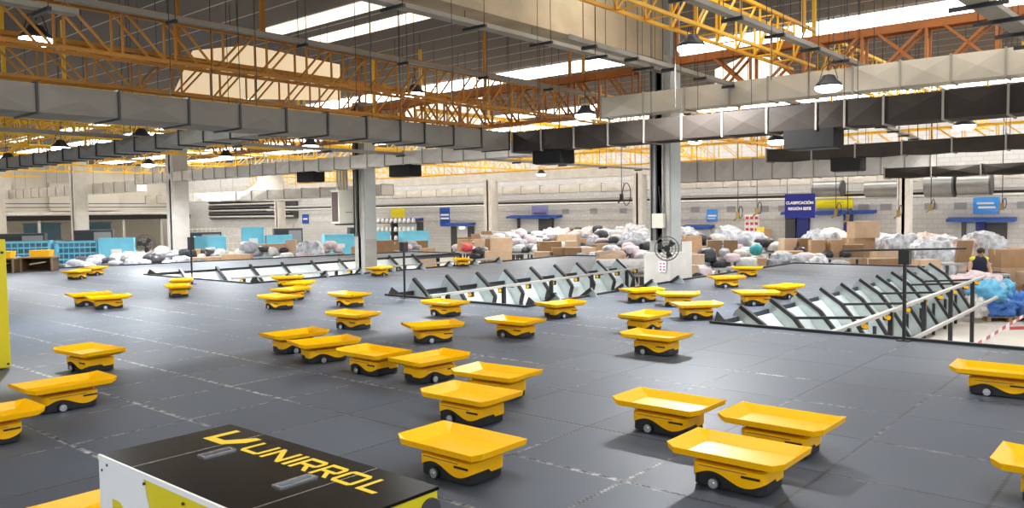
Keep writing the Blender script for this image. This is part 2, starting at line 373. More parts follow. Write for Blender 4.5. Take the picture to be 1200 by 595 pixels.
# ------------------------------------------------------------------ chutes
def chute_mesh_set(prof_top, prof_low, slide, sp, sgn):
    """prof_top: divider's sloping black edge (s, z), prof_low: its hidden lower side, slide: floor profile, sp: width along X, sgn: fall direction in Y"""
    pl = prof_top + prof_low[::-1]
    panel = M().prism(pl, lambda s, z: (-.008, sgn * s, z), lambda s, z: (.008, sgn * s, z))
    trim = M()
    tt = [q for q in prof_top if q[0] >= 0]
    for (a, b) in zip(tt[:-1], tt[1:]): trim.bar((0, sgn * a[0], a[1]), (0, sgn * b[0], b[1]), .07, .06)
    sl = M(); th = .012
    vs = []
    for x in (-sp + .02, -.02):
        for s, z in slide: vs.append((x, sgn * s, z))
    n = len(slide)
    vs += [(v[0], v[1], v[2] - th) for v in vs]
    fs = [(i, i + 1, n + i + 1, n + i) for i in range(n - 1)] + [(2 * n + i, 3 * n + i, 3 * n + i + 1, 2 * n + i + 1) for i in range(n - 1)]
    fs += [(0, n, 3 * n, 2 * n), (n - 1, 3 * n - 1, 4 * n - 1, 2 * n - 1)[::-1]]
    sl.add(vs, fs)
    leg = M().bx(-.03, .03, sgn * .62 - .03 if sgn > 0 else -.65, sgn * .62 + .03 if sgn > 0 else -.59, GZ, -.62)
    return panel, trim, sl, leg
def chute_row(xs, y0, kind, sgn, fmt, group):
    if kind == 'R':
        top = [(-.13, .0), (-.09, .08), (0, .15), (.38, -.12), (.62, -.42), (.95, -.95)]; low = [(-.11, -.0), (-.03, -.02), (.02, -.35), (.25, -.75), (.6, -1.2)]
        sl = [(.02, -.06), (.22, -.26), (.42, -.56), (.72, -1.05)]
    elif kind == 'C':
        top = [(-.2, .0), (-.13, .15), (0, .28), (.36, 0), (.54, -.22), (.47, -.46), (.6, -.8)]; low = [(-.18, 0), (-.03, -.02), (.03, -.3), (.18, -.65), (.35, -1.05)]
        sl = [(.02, -.08), (.2, -.3), (.33, -.52), (.36, -.7), (.44, -1.0)]
    else:
        top = [(-.12, 0), (0, .09), (.42, -.2), (.72, -.45), (.95, -.8)]; low = [(-.1, 0), (.0, -.05), (.25, -.4), (.6, -.85)]
        sl = [(.03, -.03), (.3, -.25), (.5, -.5), (.7, -.85)]
    sp = xs[1] - xs[0]
    meshes = [m.mesh(n) for m, n in zip(chute_mesh_set(top, low, sl, sp, sgn), ('divider_panel', 'edge_trim', 'slide_sheet', 'support_leg'))]
    for i, x in enumerate(xs):
        t = thing('sorting_chute', fmt % ORD[i], 'chute', (x, y0, 0), group=group)
        for me, n, mm in zip(meshes, ('divider_panel', 'edge_trim', 'slide_sheet', 'support_leg'), (GALV, BLKSTEEL, GALVW, BLKSTEEL)): obj(n, me, mm, t)
chute_row([11.34 + 1.123 * i for i in range(11)], 5.15, 'R', -1, 'galvanised chute with black divider, %s from the near end of the right opening', 'chutes of the right opening')
chute_row([11.14 + .945 * i for i in range(9)], 12.1, 'C', -1, 'tall curved galvanised chute, %s from the near end of the central opening', 'chutes of the central opening')
chute_row([11.43 + 1.13 * i for i in range(9)], 22.3, 'L', -1, 'small galvanised chute, %s from the near end of the far left opening', 'chutes of the far left opening')
chute_row([11.3 + 1.12 * i for i in range(5)], 8.6, 'R', 1, 'chute seen from behind on the centre finger, %s from the near end', 'chutes behind the centre finger')
chute_row([11.5 + 1.13 * i for i in range(8)], 17.02, 'R', 1, 'chute seen from behind, %s along the near side of the far left opening', 'chutes along the left finger')

# ------------------------------------------------------------------ rails with lamps beside the chutes
def rail(label, p, q, posts, lamps, low, cross):
    t = thing('chute_rail', label, 'rail')
    p = Vector(p); q = Vector(q); d = q - p
    obj('rail_tube', M().bar(p, q, .07, .05), PIPE, t)
    if low: obj('lower_rail', M().bar(p - Vector((0, .25, .45)), q - Vector((0, .25, .45)), .05, .05), PIPE, t)
    for k in range(posts):
        a = p + d * ((k + .25) / posts)
        obj('rail_post', M().bx(a.x - .035, a.x + .035, a.y - .07, a.y, GZ, a.z), BLKSTEEL, t)
    for k in range(lamps):
        a = p + d * ((k + .15) / lamps) + Vector((0, -.02, -.07))
        b = obj('indicator_lamp', M().cyl(a - Vector((.05, .03, 0)), a + Vector((.03, .03, 0)), .034, 10), YEL, t)
        obj('lamp_socket', M().box(a + Vector((.06, .03, 0)), (.09, .09, .1)), BLACK, b)
    for x, y0 in cross:
        yy = p.y + d.y * (x - p.x) / d.x
        obj('cross_bar', M().bar((x, y0, -.12 if low else .0), (x + .08, yy, p.z - .03), .04, .04), BLKSTEEL, t)
rail('long grey rail with yellow lamps on black posts in the right opening', (10.5, 3.52, .0), (20.6, 3.56, .02), 5, 9, True,
     [(12.46 + 2.246 * i, 4.79) for i in range(4)] + [(21.4 - 1.1, 4.72)])
rail('grey rail with yellow lamps crossing the central opening in front of the curved chutes', (10.5, 10.95, .04), (19.4, 11.5, .05), 5, 9, False, [(13.03, 11.75), (16.8, 11.75)])
rail('thin grey rail with lamps in the far left opening', (10.9, 18.6, .02), (21, 18.3, .03), 4, 6, False, [])

# ------------------------------------------------------------------ sorting robots
def rrect(hx, hy, r, n=4):
    pts = []
    for cx, cy, a0 in ((hx - r, hy - r, 0), (-hx + r, hy - r, 90), (-hx + r, -hy + r, 180), (hx - r, -hy + r, 270)):
        for k in range(n + 1):
            a = math.radians(a0 + 90 * k / n); pts.append((cx + r * math.cos(a), cy + r * math.sin(a)))
    out = []
    for i, p in enumerate(pts):       # subdivide the long sides so that the wavy hem can follow
        q = pts[(i + 1) % len(pts)]; L = math.hypot(q[0] - p[0], q[1] - p[1]); k = max(1, int(L / .02))
        out += [(p[0] + (q[0] - p[0]) * j / k, p[1] + (q[1] - p[1]) * j / k) for j in range(k)]
    return out
def make_robot():
    t = thing('sorting_robot', 'x', 'robot', group='yellow sorting robots on the platform')
    # black base with rounded corners
    ring = rrect(.215, .152, .05)
    obj('base', M().prism(ring, lambda x, y: (x, y, .012), lambda x, y: (x, y, .128)), BLACK, t)
    # yellow shell: hem waves up over the wheel and dips beside it
    ring = rrect(.223, .160, .056); n = len(ring); m = M()
    def hem(x, y):
        u = x if y < 0 else -x      # the same wave from either long side
        u = u if abs(y) > .1 else .223 * math.copysign(1, u)
        return .073 + .030 * math.cos((u + .09) / .20 * PI)
    lo = [(x, y, hem(x, y)) for x, y in ring]; hi = [(x, y, .138) for x, y in ring]; tp = [(x * .93, y * .91, .146) for x, y in ring]
    inn = [(x * .972, y * .965, z + .002) for x, y, z in lo]
    m.add(inn + lo + hi + tp, [(k * n + i, k * n + (i + 1) % n, (k + 1) * n + (i + 1) % n, (k + 1) * n + i) for k in range(3) for i in range(n)])
    m.add(tp, [tuple(range(n))])
    obj('body_shell', m, YEL, t)
    # turntable between shell and tray
    obj('tilt_mount', M().bx(-.19, .19, -.11, .11, .146, .172), TRUSSO, t)
    for sg in (-1, 1):
        obj('hinge_strip', M().bx(-.17, .12, sg * .1615 - .002, sg * .1615 + .002, .124, .129), CARDD, t)
        obj('sensor_slot', M().bx(min(sg * -.20, sg * -.09), max(sg * -.20, sg * -.09), sg * .162 - .003, sg * .162 + .003, .100, .113), BLACK, t)
    for sx, sy in ((-.075, -1), (.075, 1)):
        w = obj('drive_wheel', M().cyl((sx, sy * .135, .038), (sx, sy * .170, .038), .038, 20), BLACK, t)
        h = M().cyl((sx, sy * .164, .036), (sx, sy * .175, .036), .029, 18)
        h.cyl((sx, sy * .172, .036), (sx, sy * .180, .036), .009, 10)
        obj('wheel_hub', h, CHROME, w)
    for sx in (-.18, .18): obj('caster', M().cyl((sx, -.02, .02), (sx, .02, .02), .02, 12), BLACK, t)
    # tray: shallow dish with flared sides and clipped corners
    bed = [(-.275, -.165), (.275, -.165), (.275, .165), (-.275, .165)]
    c1, c2 = .055, .035
    hx, hy = .352, .232
    rim = [(-hx + c1, -hy), (hx - c1, -hy), (hx, -hy + c2), (hx, hy - c2), (hx - c1, hy), (-hx + c1, hy), (-hx, hy - c2), (-hx, -hy + c2)]
    bi = [bed[0], bed[1], bed[1], bed[2], bed[2], bed[3], bed[3], bed[0]]
    rz = [.226, .226, .240, .240, .226, .226, .240, .240]
    vin = [(x, y, .178) for x, y in bi]; vr = [(x, y, z) for (x, y), z in zip(rim, rz)]
    vo = [(x * 1.012, y * 1.015, z - .001) for (x, y), z in zip(rim, rz)]; vd = [(x * .99, y * .985, z - .038) for (x, y), z in zip(rim, rz)]
    vb = [(x * 1.01, y * 1.01, .168) for x, y in bi]
    A = vin + vr + vo + vd + vb
    fs = [(k * 8 + i, k * 8 + (i + 1) % 8, (k + 1) * 8 + (i + 1) % 8, (k + 1) * 8 + i) for k in range(4) for i in range(8)]
    m = M().add(A, fs).add([(x, y, .178) for x, y in bed], [(0, 1, 2, 3)]).add([(x * 1.01, y * 1.01, .168) for x, y in bed], [(3, 2, 1, 0)])
    obj('tray', m, YEL, t)
    return t
ROB = [(7.90, 11.99, 90, 'nearest of the four bunched together before the far left chutes'),
(7.13, 9.01, 95, 'before the left end of the central chutes, with another close behind it'),
(8.86, 11.28, 90, 'right at the left front corner of the central opening'),
(8.89, 8.94, 88, 'close to the right front corner of the central opening'),
(6.99, 7.26, -25, 'alone in the middle before the centre opening, tray seen edge-on'),
(5.51, 8.07, -6, 'tucked behind the leftmost of the central queue'),
(5.35, 7.28, -15, 'leftmost front one of the central queue, partly hiding another'),
(5.25, 6.32, 90, 'second in the central queue, tray corner towards the viewer'),
(5.35, 5.61, -4, 'third in the central queue, wheel showing at its right'),
(5.21, 4.62, 95, 'at the right end of the central queue, body half hidden'),
(4.47, 4.23, 92, 'just behind the one nearest the black cabinet'),
(3.49, 3.39, 90, 'nearest to the black topped cabinet, tray shining'),
(5.14, 2.89, 90, 'left rear one of the three at the lower right'),
(5.16, 2.06, 90, 'right rear one of the three at the lower right'),
(4.35, 1.99, 90, 'front one of the three at the lower right, dish open to view'),
(2.67, 7.27, 0, 'with long low tray at lower left, chrome wheel to the right'),
(3.53, 8.87, 95, 'behind the long-trayed one at the lower left'),
(1.85, 6.56, 0, 'cut by the left edge of the picture, nearest of those there'),
(7.85, 1.23, 92, 'cut by the right edge, before the right opening'),
(5.14, .46, 90, 'barely in view at the lower right edge'),
(7.89, 6.66, 93, 'standing alone with raised lips before the centre opening'),
(9.75, 7.33, -12, 'just right of the lone lip-trayed one, beside the centre opening'),
(12.23, 7.40, -28, 'on the centre finger, leftmost of three beyond the pair'),
(11.99, 6.55, -62, 'on the centre finger, middle of three beyond the pair'),
(10.77, 5.59, -42, 'beside the near corner of the right chutes'),
(9.29, 5.58, 0, 'rear one of the pair in front of the centre finger'),
(7.86, 4.57, 90, 'front one of the pair in front of the centre finger'),
(15.47, 7.34, -45, 'far along the centre finger, second from its far end'),
(18.20, 8.10, -70, 'farthest along the centre finger near the boxes'),
(12.86, 5.58, -50, 'left of two beside the right chutes'),
(14.11, 5.60, -12, 'right of two beside the right chutes'),
(17.51, 16.85, 60, 'far off on the left finger before cardboard boxes'),
(13.69, 16.17, 20, 'on the left finger before the chutes with white sheets'),
(10.53, 15.63, -30, 'farthest of the four bunched before the far left chutes'),
(9.73, 14.04, 30, 'third from the front of the bunch before the far left chutes'),
(8.86, 13.04, 15, 'second from the front of the bunch before the far left chutes'),
(7.96, 15.62, 70, 'front one of two in line before the far left opening'),
(8.76, 17.03, 60, 'rear one of two in line before the far left opening'),
(6.17, 15.47, -10, 'left of two side by side at middle left'),
(6.17, 14.65, -14, 'right of two side by side at middle left'),
(8.69, 22.48, 40, 'left of the small pair far off before the dark bag heap'),
(9.56, 23.56, 30, 'right of the small pair far off before the dark bag heap'),
(1.78, 7.42, 5, 'only a tray corner showing at the left edge of the picture'),
(1.70, 3.98, 0, 'half hidden beyond the white end of the black topped cabinet')]
proto = make_robot()
for i, (x, y, a, d) in enumerate(ROB):
    lab = 'yellow sorting robot ' + d
    # the visible wheel lies left of the middle on trays seen along Y, right on the others
    rz = math.radians(a) + (PI if a > 45 else 0)
    if i == 0:
        proto.location = (x, y, 0); proto.rotation_euler = (0, 0, rz); proto['label'] = lab
    else: dup(proto, (x, y, 0), rz, lab)

# ------------------------------------------------------------------ foreground cabinet with lettering
def stroke_letter(ch):
    """wide technical capitals on a 1 x 1 cell, each a list of polygons"""
    w = .17
    box = lambda a, b, c, d: [(a, b), (c, b), (c, d), (a, d)]
    if ch == 'U': return [[(0, 1), (0, .14), (.12, 0), (.88, 0), (1, .14), (1, 1), (.84, 1), (.84, w), (.16, w), (.16, 1)]]
    if ch == 'N': return [[(0, 0), (0, 1), (.16, 1), (.84, .28), (.84, 1), (1, 1), (1, 0), (.84, 0), (.16, .72), (.16, 0)]]
    if ch == 'I': return [box(0, 0, 1, 1)]
    if ch == 'R': return [box(0, 0, .17, 1), [(.17, 1), (.86, 1), (1, .86), (1, .52), (.88, .38), (.82, .42), (.82, .83), (.17, .83)], [(.17, .38), (.17, .54), (.82, .54), (.82, .42), (.88, .38)], [(.42, .38), (.66, .38), (1, 0), (.78, 0)]]
    if ch == 'O': return [[(0, .14), (0, .86), (.12, 1), (.88, 1), (1, .86), (1, .14), (.88, 0), (.5, 0), (.5, w), (.84, w), (.84, 1 - w), (.16, 1 - w), (.16, w), (.5, w), (.5, 0), (.12, 0)]]
    if ch == 'L': return [[(0, 0), (0, 1), (.17, 1), (.17, w), (1, w), (.92, 0)]]
CH = .62
cb = thing('charging_cabinet', 'black topped cabinet with yellow lettering and white and yellow sides in the foreground', 'cabinet', (0, 0, 0))
X0, X1, Y0, Y1 = 1.39, 1.99, 2.05, 3.45
obj('body_panel', M().bx(X0 + .005, X1 - .005, Y0 + .005, Y1 - .005, .06, CH - .012), CABY, cb)
obj('top_lid', M().bx(X0, X1, 3.172, Y1, CH - .012, CH).bx(X0, X1, 2.392, 3.162, CH - .012, CH).bx(X0, X1, Y0, 2.383, CH - .012, CH), CABK, cb)
for ya, yb in ((3.163, 3.171), (2.384, 2.391)): obj('lid_seam', M().bx(X0, X1, ya, yb, CH - .012, CH + .0002), CHROME, cb)
obj('side_sheet', M().prism([(Y1, .06), (Y1, CH - .012), (3.06, CH - .012), (2.86, .06)], lambda y, z: (X0 + .004, y, z), lambda y, z: (X0 - .001, y, z)), WHITE, cb)
obj('edge_lip', M().bx(X0 - .004, X0 + .006, Y0, Y1, CH - .02, CH + .001), WHITE, cb)
s = M()
for y, z in ((3.42, .56), (3.37, .59), (3.05, .58), (2.75, .57), (2.4, .57)): s.cyl((X0 - .004, y, z), (X0 + .002, y, z), .006, 8)
for x in (1.85, 1.6): s.cyl((x, Y0 - .003, .575), (x, Y0 + .004, .575), .007, 8)
obj('screws', s, DARK, cb)
obj('round_port', M().cyl((1.945, Y0 - .006, .545), (1.945, Y0 + .004, .545), .045, 20), DARK, cb)
obj('side_emblem', M().prism([(3.33, .36), (3.33, .46), (3.26, .46), (3.2, .41), (3.2, .36)], lambda y, z: (X0 - .0015, y, z), lambda y, z: (X0 - .003, y, z)), CABY, cb)
for hx0, hx1, hy in ((1.645, 1.765, 3.07), (1.626, 1.764, 2.505)):
    h = obj('recess_handle', M().bx(hx0 - .012, hx1 + .012, hy - .028, hy - .018, CH, CH + .006).bx(hx0 - .012, hx1 + .012, hy + .018, hy + .028, CH, CH + .006)
            .bx(hx0 - .012, hx0, hy - .02, hy + .02, CH, CH + .006).bx(hx1, hx1 + .012, hy - .02, hy + .02, CH, CH + .006), CHROME, cb)
    obj('handle_well', M().bx(hx0, hx1, hy - .018, hy + .018, CH + .0002, CH + .001), BLACK if hy > 3 else STEELB, h)
let = M()
for ch, ya, yb in (('U', 3.045, 2.915), ('N', 2.890, 2.760), ('I', 2.735, 2.712), ('R', 2.69, 2.575), ('R', 2.555, 2.447), ('O', 2.43, 2.308), ('L', 2.275, 2.172)):
    for poly in stroke_letter(ch):
        let.prism([(p[0], p[1]) for p in poly], lambda u, v: (1.788 + .122 * v, ya + (yb - ya) * u, CH + .0004), lambda u, v: (1.788 + .122 * v, ya + (yb - ya) * u, CH + .0014))
obj('lettering', let, LETTER, cb)
em = M()
for poly in ([(1.783, 3.325), (1.945, 3.325), (1.945, 3.29), (1.825, 3.29), (1.825, 3.215), (1.783, 3.175)], [(1.783, 3.175), (1.825, 3.215), (1.93, 3.135), (1.93, 3.095), (1.86, 3.105)]):
    em.prism(poly, lambda x, y: (x, y, CH + .0004), lambda x, y: (x, y, CH + .0014))
obj('emblem', em, LETTER, cb)
obj('foot_frame', M().bx(X0 + .03, X1 - .03, Y0 + .03, Y1 - .03, 0, .06), BLACK, cb)

# tall yellow cabinet cut by the left edge of the frame
yc = thing('tall_cabinet', 'tall yellow cabinet with dark foot cut off by the left edge', 'cabinet', (0, 0, 0))
obj('body_panel', M().bx(1.5, 3.02, 9.62, 11.2, .0 + .02, 1.39), CABY, yc, bevel=.01)
obj('dark_foot', M().bx(1.55, 2.9, 9.7, 11.15, 0, .02), BLACK, yc)
obj('screw', M().cyl((2.99, 9.61, .06), (2.99, 9.625, .06), .012, 8).cyl((2.98, 9.61, 1.25), (2.98, 9.625, 1.25), .014, 8), BLACK, yc)

# open charging boxes at the far left edge of the platform
for i, (x, y) in enumerate(((8.45, 27.35), (9.45, 27.15))):
    t = thing('charging_box', 'dark open box with yellow frame at the far left platform edge, %s of the two' % ('left' if i == 0 else 'right'), 'box', (x, y, 0), math.radians(-40), 'open boxes on the platform edge')
    obj('shell', M().bx(-.42, .42, -.3, .3, .0, .03).bx(-.42, .42, .27, .3, 0, .42).bx(-.42, -.39, -.3, .3, 0, .42).bx(.39, .42, -.3, .3, 0, .42), mat('box_brown', (.09, .05, .02, 1), .6), t)
    obj('top_frame', M().bx(-.46, .46, -.33, .33, .40, .44).bx(-.46, -.41, -.33, -.30, 0, .4).bx(.41, .46, -.33, -.30, 0, .4), CARDD, t)
    obj('inner_tray', M().prism([(-.2, .2), (.25, .27), (.25, .3), (-.2, .24)], lambda u, z: (u, -.28, z), lambda u, z: (u, .1, z)), CARDL, t)
    solo('yellow_tote', M().prism([(-.26, 0), (.26, 0), (.3, .2), (-.3, .2)], lambda u, z: (u, -.18, z), lambda u, z: (u, .18, z)), YEL, 'yellow tote standing on the %s dark open box at the platform edge' % ('left' if i == 0 else 'right'), 'tote', (x + .05, y, .44), math.radians(-40), 'totes on the open boxes')

# ------------------------------------------------------------------ sensor poles on the platform
def pole(x, y, h, label, head, bar=0.):
    t = thing('sensor_pole', label, 'pole', (x, y, 0), group='black poles on the platform')
    obj('pole_tube', M().cyl((0, 0, 0), (0, 0, h), .022, 10), BLKSTEEL, t); obj('foot_plate', M().bx(-.07, .07, -.07, .07, 0, .012), BLKSTEEL, t)
    obj('head_box', M().bx(-.055, .055, -.06, .06, h - head, h), BLACK, t)
    if bar: obj('cross_arm', M().bar((-bar * .70, bar * .70, h + .005), (bar * .70, -bar * .70, h + .005), .05, .022), BLKSTEEL, t)
pole(10.32, 2.62, 1.09, 'black pole with box head and thin crossbar before the right opening', .17, .76)
pole(10.3, 11.45, 1.06, 'black pole with small box head beside the central opening', .17)
pole(9.6, 18.16, 1.12, 'thin black pole before the far left opening', .30)

# ------------------------------------------------------------------ ducts
def duct(label, pts_along, axis, fixed, z0, z1, w, mt, flange=FLANGE, group='ventilation ducts', rods=True, crease=.032, fl=.03):
    """rectangular air duct: creased panels between flange rings. pts_along: ring positions; fixed: the coordinate across (near face) ; w: depth away"""
    t = thing('air_duct', label, 'duct', group=group)
    m = M(); P = (lambda a, b, z: (a, b, z)) if axis == 'x' else (lambda a, b, z: (b, a, z))
    f0, f1 = fixed, fixed + w
    for a, b in zip(pts_along[:-1], pts_along[1:]):
        c = [P(a, f0, z0), P(b, f0, z0), P(b, f0, z1), P(a, f0, z1), P(a, f1, z0), P(b, f1, z0), P(b, f1, z1), P(a, f1, z1)]
        mid = (a + b) / 2; zc = (z0 + z1) / 2; fm = (f0 + f1) / 2
        c += [P(mid, f0 - crease * (1 if w > 0 else -1), zc), P(mid, fm, z0 - crease), P(mid, f1, zc), P(mid, fm, z1)]
        m.add(c, [(0, 1, 8), (1, 2, 8), (2, 3, 8), (3, 0, 8), (0, 4, 9), (4, 5, 9), (5, 1, 9), (1, 0, 9), (4, 7, 10), (7, 6, 10), (6, 5, 10), (5, 4, 10), (3, 2, 11), (2, 6, 11), (6, 7, 11), (7, 3, 11)])
    for e in (pts_along[0], pts_along[-1]): m.add([P(e, f0, z0), P(e, f1, z0), P(e, f1, z1), P(e, f0, z1)], [(0, 1, 2, 3)])
    obj('duct_casing', m, mt, t)
    g = .025; lo, hi = min(f0, f1), max(f0, f1)
    for a in pts_along[:100]:
        r = M()
        for q0, q1, r0, r1 in ((lo - g, hi + g, z0 - g, z0), (lo - g, hi + g, z1, z1 + g), (lo - g, lo, z0, z1), (hi, hi + g, z0, z1)):
            if axis == 'x': r.bx(a - fl / 2, a + fl / 2, q0, q1, r0, r1)
            else: r.bx(q0, q1, a - fl / 2, a + fl / 2, r0, r1)
        obj('flange_ring', r, flange, t)
    if rods:
        for a in pts_along[1::4][:40]:
            for q in (lo - .02, hi + .02):
                p0 = (a, q, z1) if axis == 'x' else (q, a, z1)
                obj('hanger_rod', M().cyl(p0, (p0[0], p0[1], 6.6), .006, 6), FLANGE, t)
    return t
DL = [2.0, 2.95, 3.87, 4.87, 5.85, 6.66, 7.47, 8.27, 9.09, 9.87, 10.47, 11.24, 12.04, 12.9]
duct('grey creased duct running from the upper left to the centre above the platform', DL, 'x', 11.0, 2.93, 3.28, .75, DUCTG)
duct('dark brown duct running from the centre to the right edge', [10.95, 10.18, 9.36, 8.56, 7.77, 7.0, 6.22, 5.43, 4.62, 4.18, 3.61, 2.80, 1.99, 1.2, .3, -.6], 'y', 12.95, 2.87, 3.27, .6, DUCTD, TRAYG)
duct('broad pale duct at upper right, behind the dark brown one', [10.3, 9.2, 8.2, 7.2, 6.4, 5.6, 4.8, 4.0, 3.2, 2.4, 1.6, .8, -.2], 'y', 15.3, 3.72, 4.16, .5, DUCT, TRAYG)
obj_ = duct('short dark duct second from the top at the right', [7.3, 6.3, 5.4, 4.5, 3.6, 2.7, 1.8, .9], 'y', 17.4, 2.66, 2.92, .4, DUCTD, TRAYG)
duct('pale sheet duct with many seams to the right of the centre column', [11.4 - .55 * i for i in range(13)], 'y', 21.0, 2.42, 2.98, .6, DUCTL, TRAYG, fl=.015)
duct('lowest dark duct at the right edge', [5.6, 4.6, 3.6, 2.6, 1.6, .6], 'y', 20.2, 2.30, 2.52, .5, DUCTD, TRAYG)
duct('light duct crossing left of centre in front of the air unit', [12.6 + .8 * i for i in range(28)], 'y', 15.7, 3.03, 3.40, .5, DUCTL, TRAYG, fl=.02)
duct('pale duct at far left above the blue cages', [38 + 1.2 * i for i in range(18)], 'y', 17.5, 2.85, 3.35, .5, DUCTL, TRAYG, fl=.03)
duct('narrow grey duct slanting away at left under the big grey one', [11.8 + .9 * i for i in range(18)], 'y', 7.5, 2.95, 3.2, .5, DUCTG)
duct('low pale duct far left behind the seamed duct', [24 + 1.3 * i for i in range(16)], 'y', 20.5, 2.35, 2.75, .6, DUCTL, TRAYG, fl=.02)
duct('long pale duct hung along the far wall', [-4 + 1.5 * i for i in range(36)], 'y', 38.6, 2.75, 3.2, .5, DUCTL, TRAYG, rods=False, fl=.02)
# diffuser boxes under the ducts
for i, (x, y, z, sx, sy, sz, lab) in enumerate(((15.95, 22.2, 2.86, .45, .9, .34, 'left of the air unit column'), (15.95, 17.6, 2.86, .45, .9, .34, 'right of the air unit column'),
                                 (13.25, 10.1, 2.72, .5, .7, .26, 'at the corner of the grey and brown ducts'), (17.6, 5.6, 2.52, .4, .6, .28, 'below the short dark duct'), (13.2, 4.75, 2.72, .5, .8, .3, 'below the brown duct right of the centre column'))):
    t = thing('air_diffuser', 'dark air outlet box hanging ' + lab, 'air outlet', (x, y, z), group='air outlets under the ducts')
    obj('outlet_box', M().bx(-sx / 2, sx / 2, -sy / 2, sy / 2, -sz / 2, sz / 2 + .02), OUTLET, t)
    obj('outlet_grille', M().bx(-sx / 2 + .03, sx / 2 - .03, -sy / 2 + .03, sy / 2 - .03, -sz / 2 - .012, -sz / 2), FLANGE, t)
# round fan housings on the far wall
for i, (y, z, r, L) in enumerate(((13.0, 2.5, .36, 1.3), (10.6, 2.42, .36, 1.4), (8.3, 2.5, .48, 1.1), (7.0, 2.5, .42, 1.2))):
    t = thing('round_duct_fan', 'round grey fan housing high on the far wall, %s from the left' % ORD[i], 'fan', (38.0, y, z), group='round fan housings on the far wall')
    obj('drum', M().cyl((0, L / 2, 0), (0, -L / 2, 0), r, 24), DRUM, t)
    obj('end_band', M().cyl((0, -L / 2 + .02, 0), (0, -L / 2 - .05, 0), r * 1.05, 24), DARK, t)
    obj('wall_bracket', M().bx(0, 2.0, -.06, .06, -.05, .05), DARK, t)

# ------------------------------------------------------------------ trusses
def truss(label, axis, fixed, a0, a1, z0, z1, w, bay, mt, flip=None, split=True, group='roof trusses', cross=False, q=.03, ch=.06):
    t = thing('roof_truss', label, 'truss', group=group)
    P = (lambda a, b, z: (a, b, z)) if axis == 'x' else (lambda a, b, z: (b, a, z))
    for b in (0, w):
        obj('top_chord', M().bar(P(a0, fixed + b, z1), P(a1, fixed + b, z1), .06, ch), mt, t)
        obj('bottom_chord', M().bar(P(a0, fixed + b, z0), P(a1, fixed + b, z0), .05, .05), mt, t)
    n = int((a1 - a0) / bay)
    def bayweb(a, fl, m):
        for b in (0, w):
            m.bar(P(a, fixed + b, z0), P(a, fixed + b, z1), q)
            s = (a, a + bay * .8) if fl else (a + bay * .8, a)
            m.bar(P(s[0], fixed + b, z0), P(s[1], fixed + b, z1), q)
            if cross: m.bar(P(s[1], fixed + b, z0), P(s[0], fixed + b, z1), q)
        m.bar(P(a, fixed, z0), P(a + bay, fixed + w, z0), q * .8); m.bar(P(a, fixed, z0), P(a, fixed + w, z0), q * .8); m.bar(P(a, fixed, z1), P(a, fixed + w, z1), q * .8)
    if split:
        protos = {}
        for k in range(n):
            a = a0 + k * bay; fl = True if flip is None else a > flip
            if fl not in protos:
                mm = M(); bayweb(a, fl, mm); protos[fl] = (mm.mesh('web_bay'), a)
            me, aa = protos[fl]
            obj('web_bay', me, mt, t, P(a - aa, 0, 0))
    else:
        mm = M()
        for k in range(n): bayweb(a0 + k * bay, True if flip is None else a0 + k * bay > flip, mm)
        obj('web', mm, mt, t)
    for a in (a0, (a0 + a1) / 2, a1):
        obj('roof_hanger', M().bar(P(a, fixed + w / 2, z1), P(a, fixed + w / 2, 6.62), .07), mt, t)
    return t
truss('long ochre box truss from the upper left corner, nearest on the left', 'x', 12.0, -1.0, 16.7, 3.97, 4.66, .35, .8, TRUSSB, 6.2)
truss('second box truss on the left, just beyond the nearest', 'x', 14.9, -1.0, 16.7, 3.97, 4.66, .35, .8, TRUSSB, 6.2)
truss('yellow truss at the upper right reaching the orange girder right of the centre column', 'x', 6.0, 2.0, 16.7, 4.50, 5.22, .45, .8, TRUSSY)
truss('yellow truss beyond the orange girder at upper right', 'x', 6.0, 17.3, 36, 4.50, 5.22, .45, .9, TRUSSF, split=False)
truss('yellow truss high at the far right, beyond the light duct', 'x', 2.0, 17.3, 36, 4.2, 4.9, .45, .9, TRUSSF, split=False)
truss('yellow truss behind the column with the fan', 'x', 12.0, 17.3, 36, 3.97, 4.66, .35, .9, TRUSSY, split=False)
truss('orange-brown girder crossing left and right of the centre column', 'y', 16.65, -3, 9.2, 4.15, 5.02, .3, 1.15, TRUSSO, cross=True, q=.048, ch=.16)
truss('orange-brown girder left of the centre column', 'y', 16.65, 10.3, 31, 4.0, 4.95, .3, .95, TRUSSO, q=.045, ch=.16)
for i, y in enumerate((19.5, 23.5, 27.5, 31.5, 36, 41, 47, 54)):
    truss('yellow truss of the distant left roof, %s in depth' % ORD[i], 'x', y, -4, 16.6, 3.85, 4.6, .4, .95, TRUSSF, 6.2, split=False, group='distant yellow trusses')
for i, y in enumerate((18, 24, 30, 37, 45)):
    truss('yellow truss beyond the girder in the far centre, %s in depth' % ORD[i], 'x', y, 17.2, 36.8, 4.1, 4.8, .4, 1., TRUSSF, None, split=False, group='distant yellow trusses')
truss('yellow girder along the far wall', 'y', 30.5, -4, 50, 3.65, 4.3, .4, 1., TRUSSF, split=False)
truss('yellow girder in the far left roof', 'y', 8.2, 22, 70, 3.8, 4.5, .4, 1., TRUSSF, split=False)

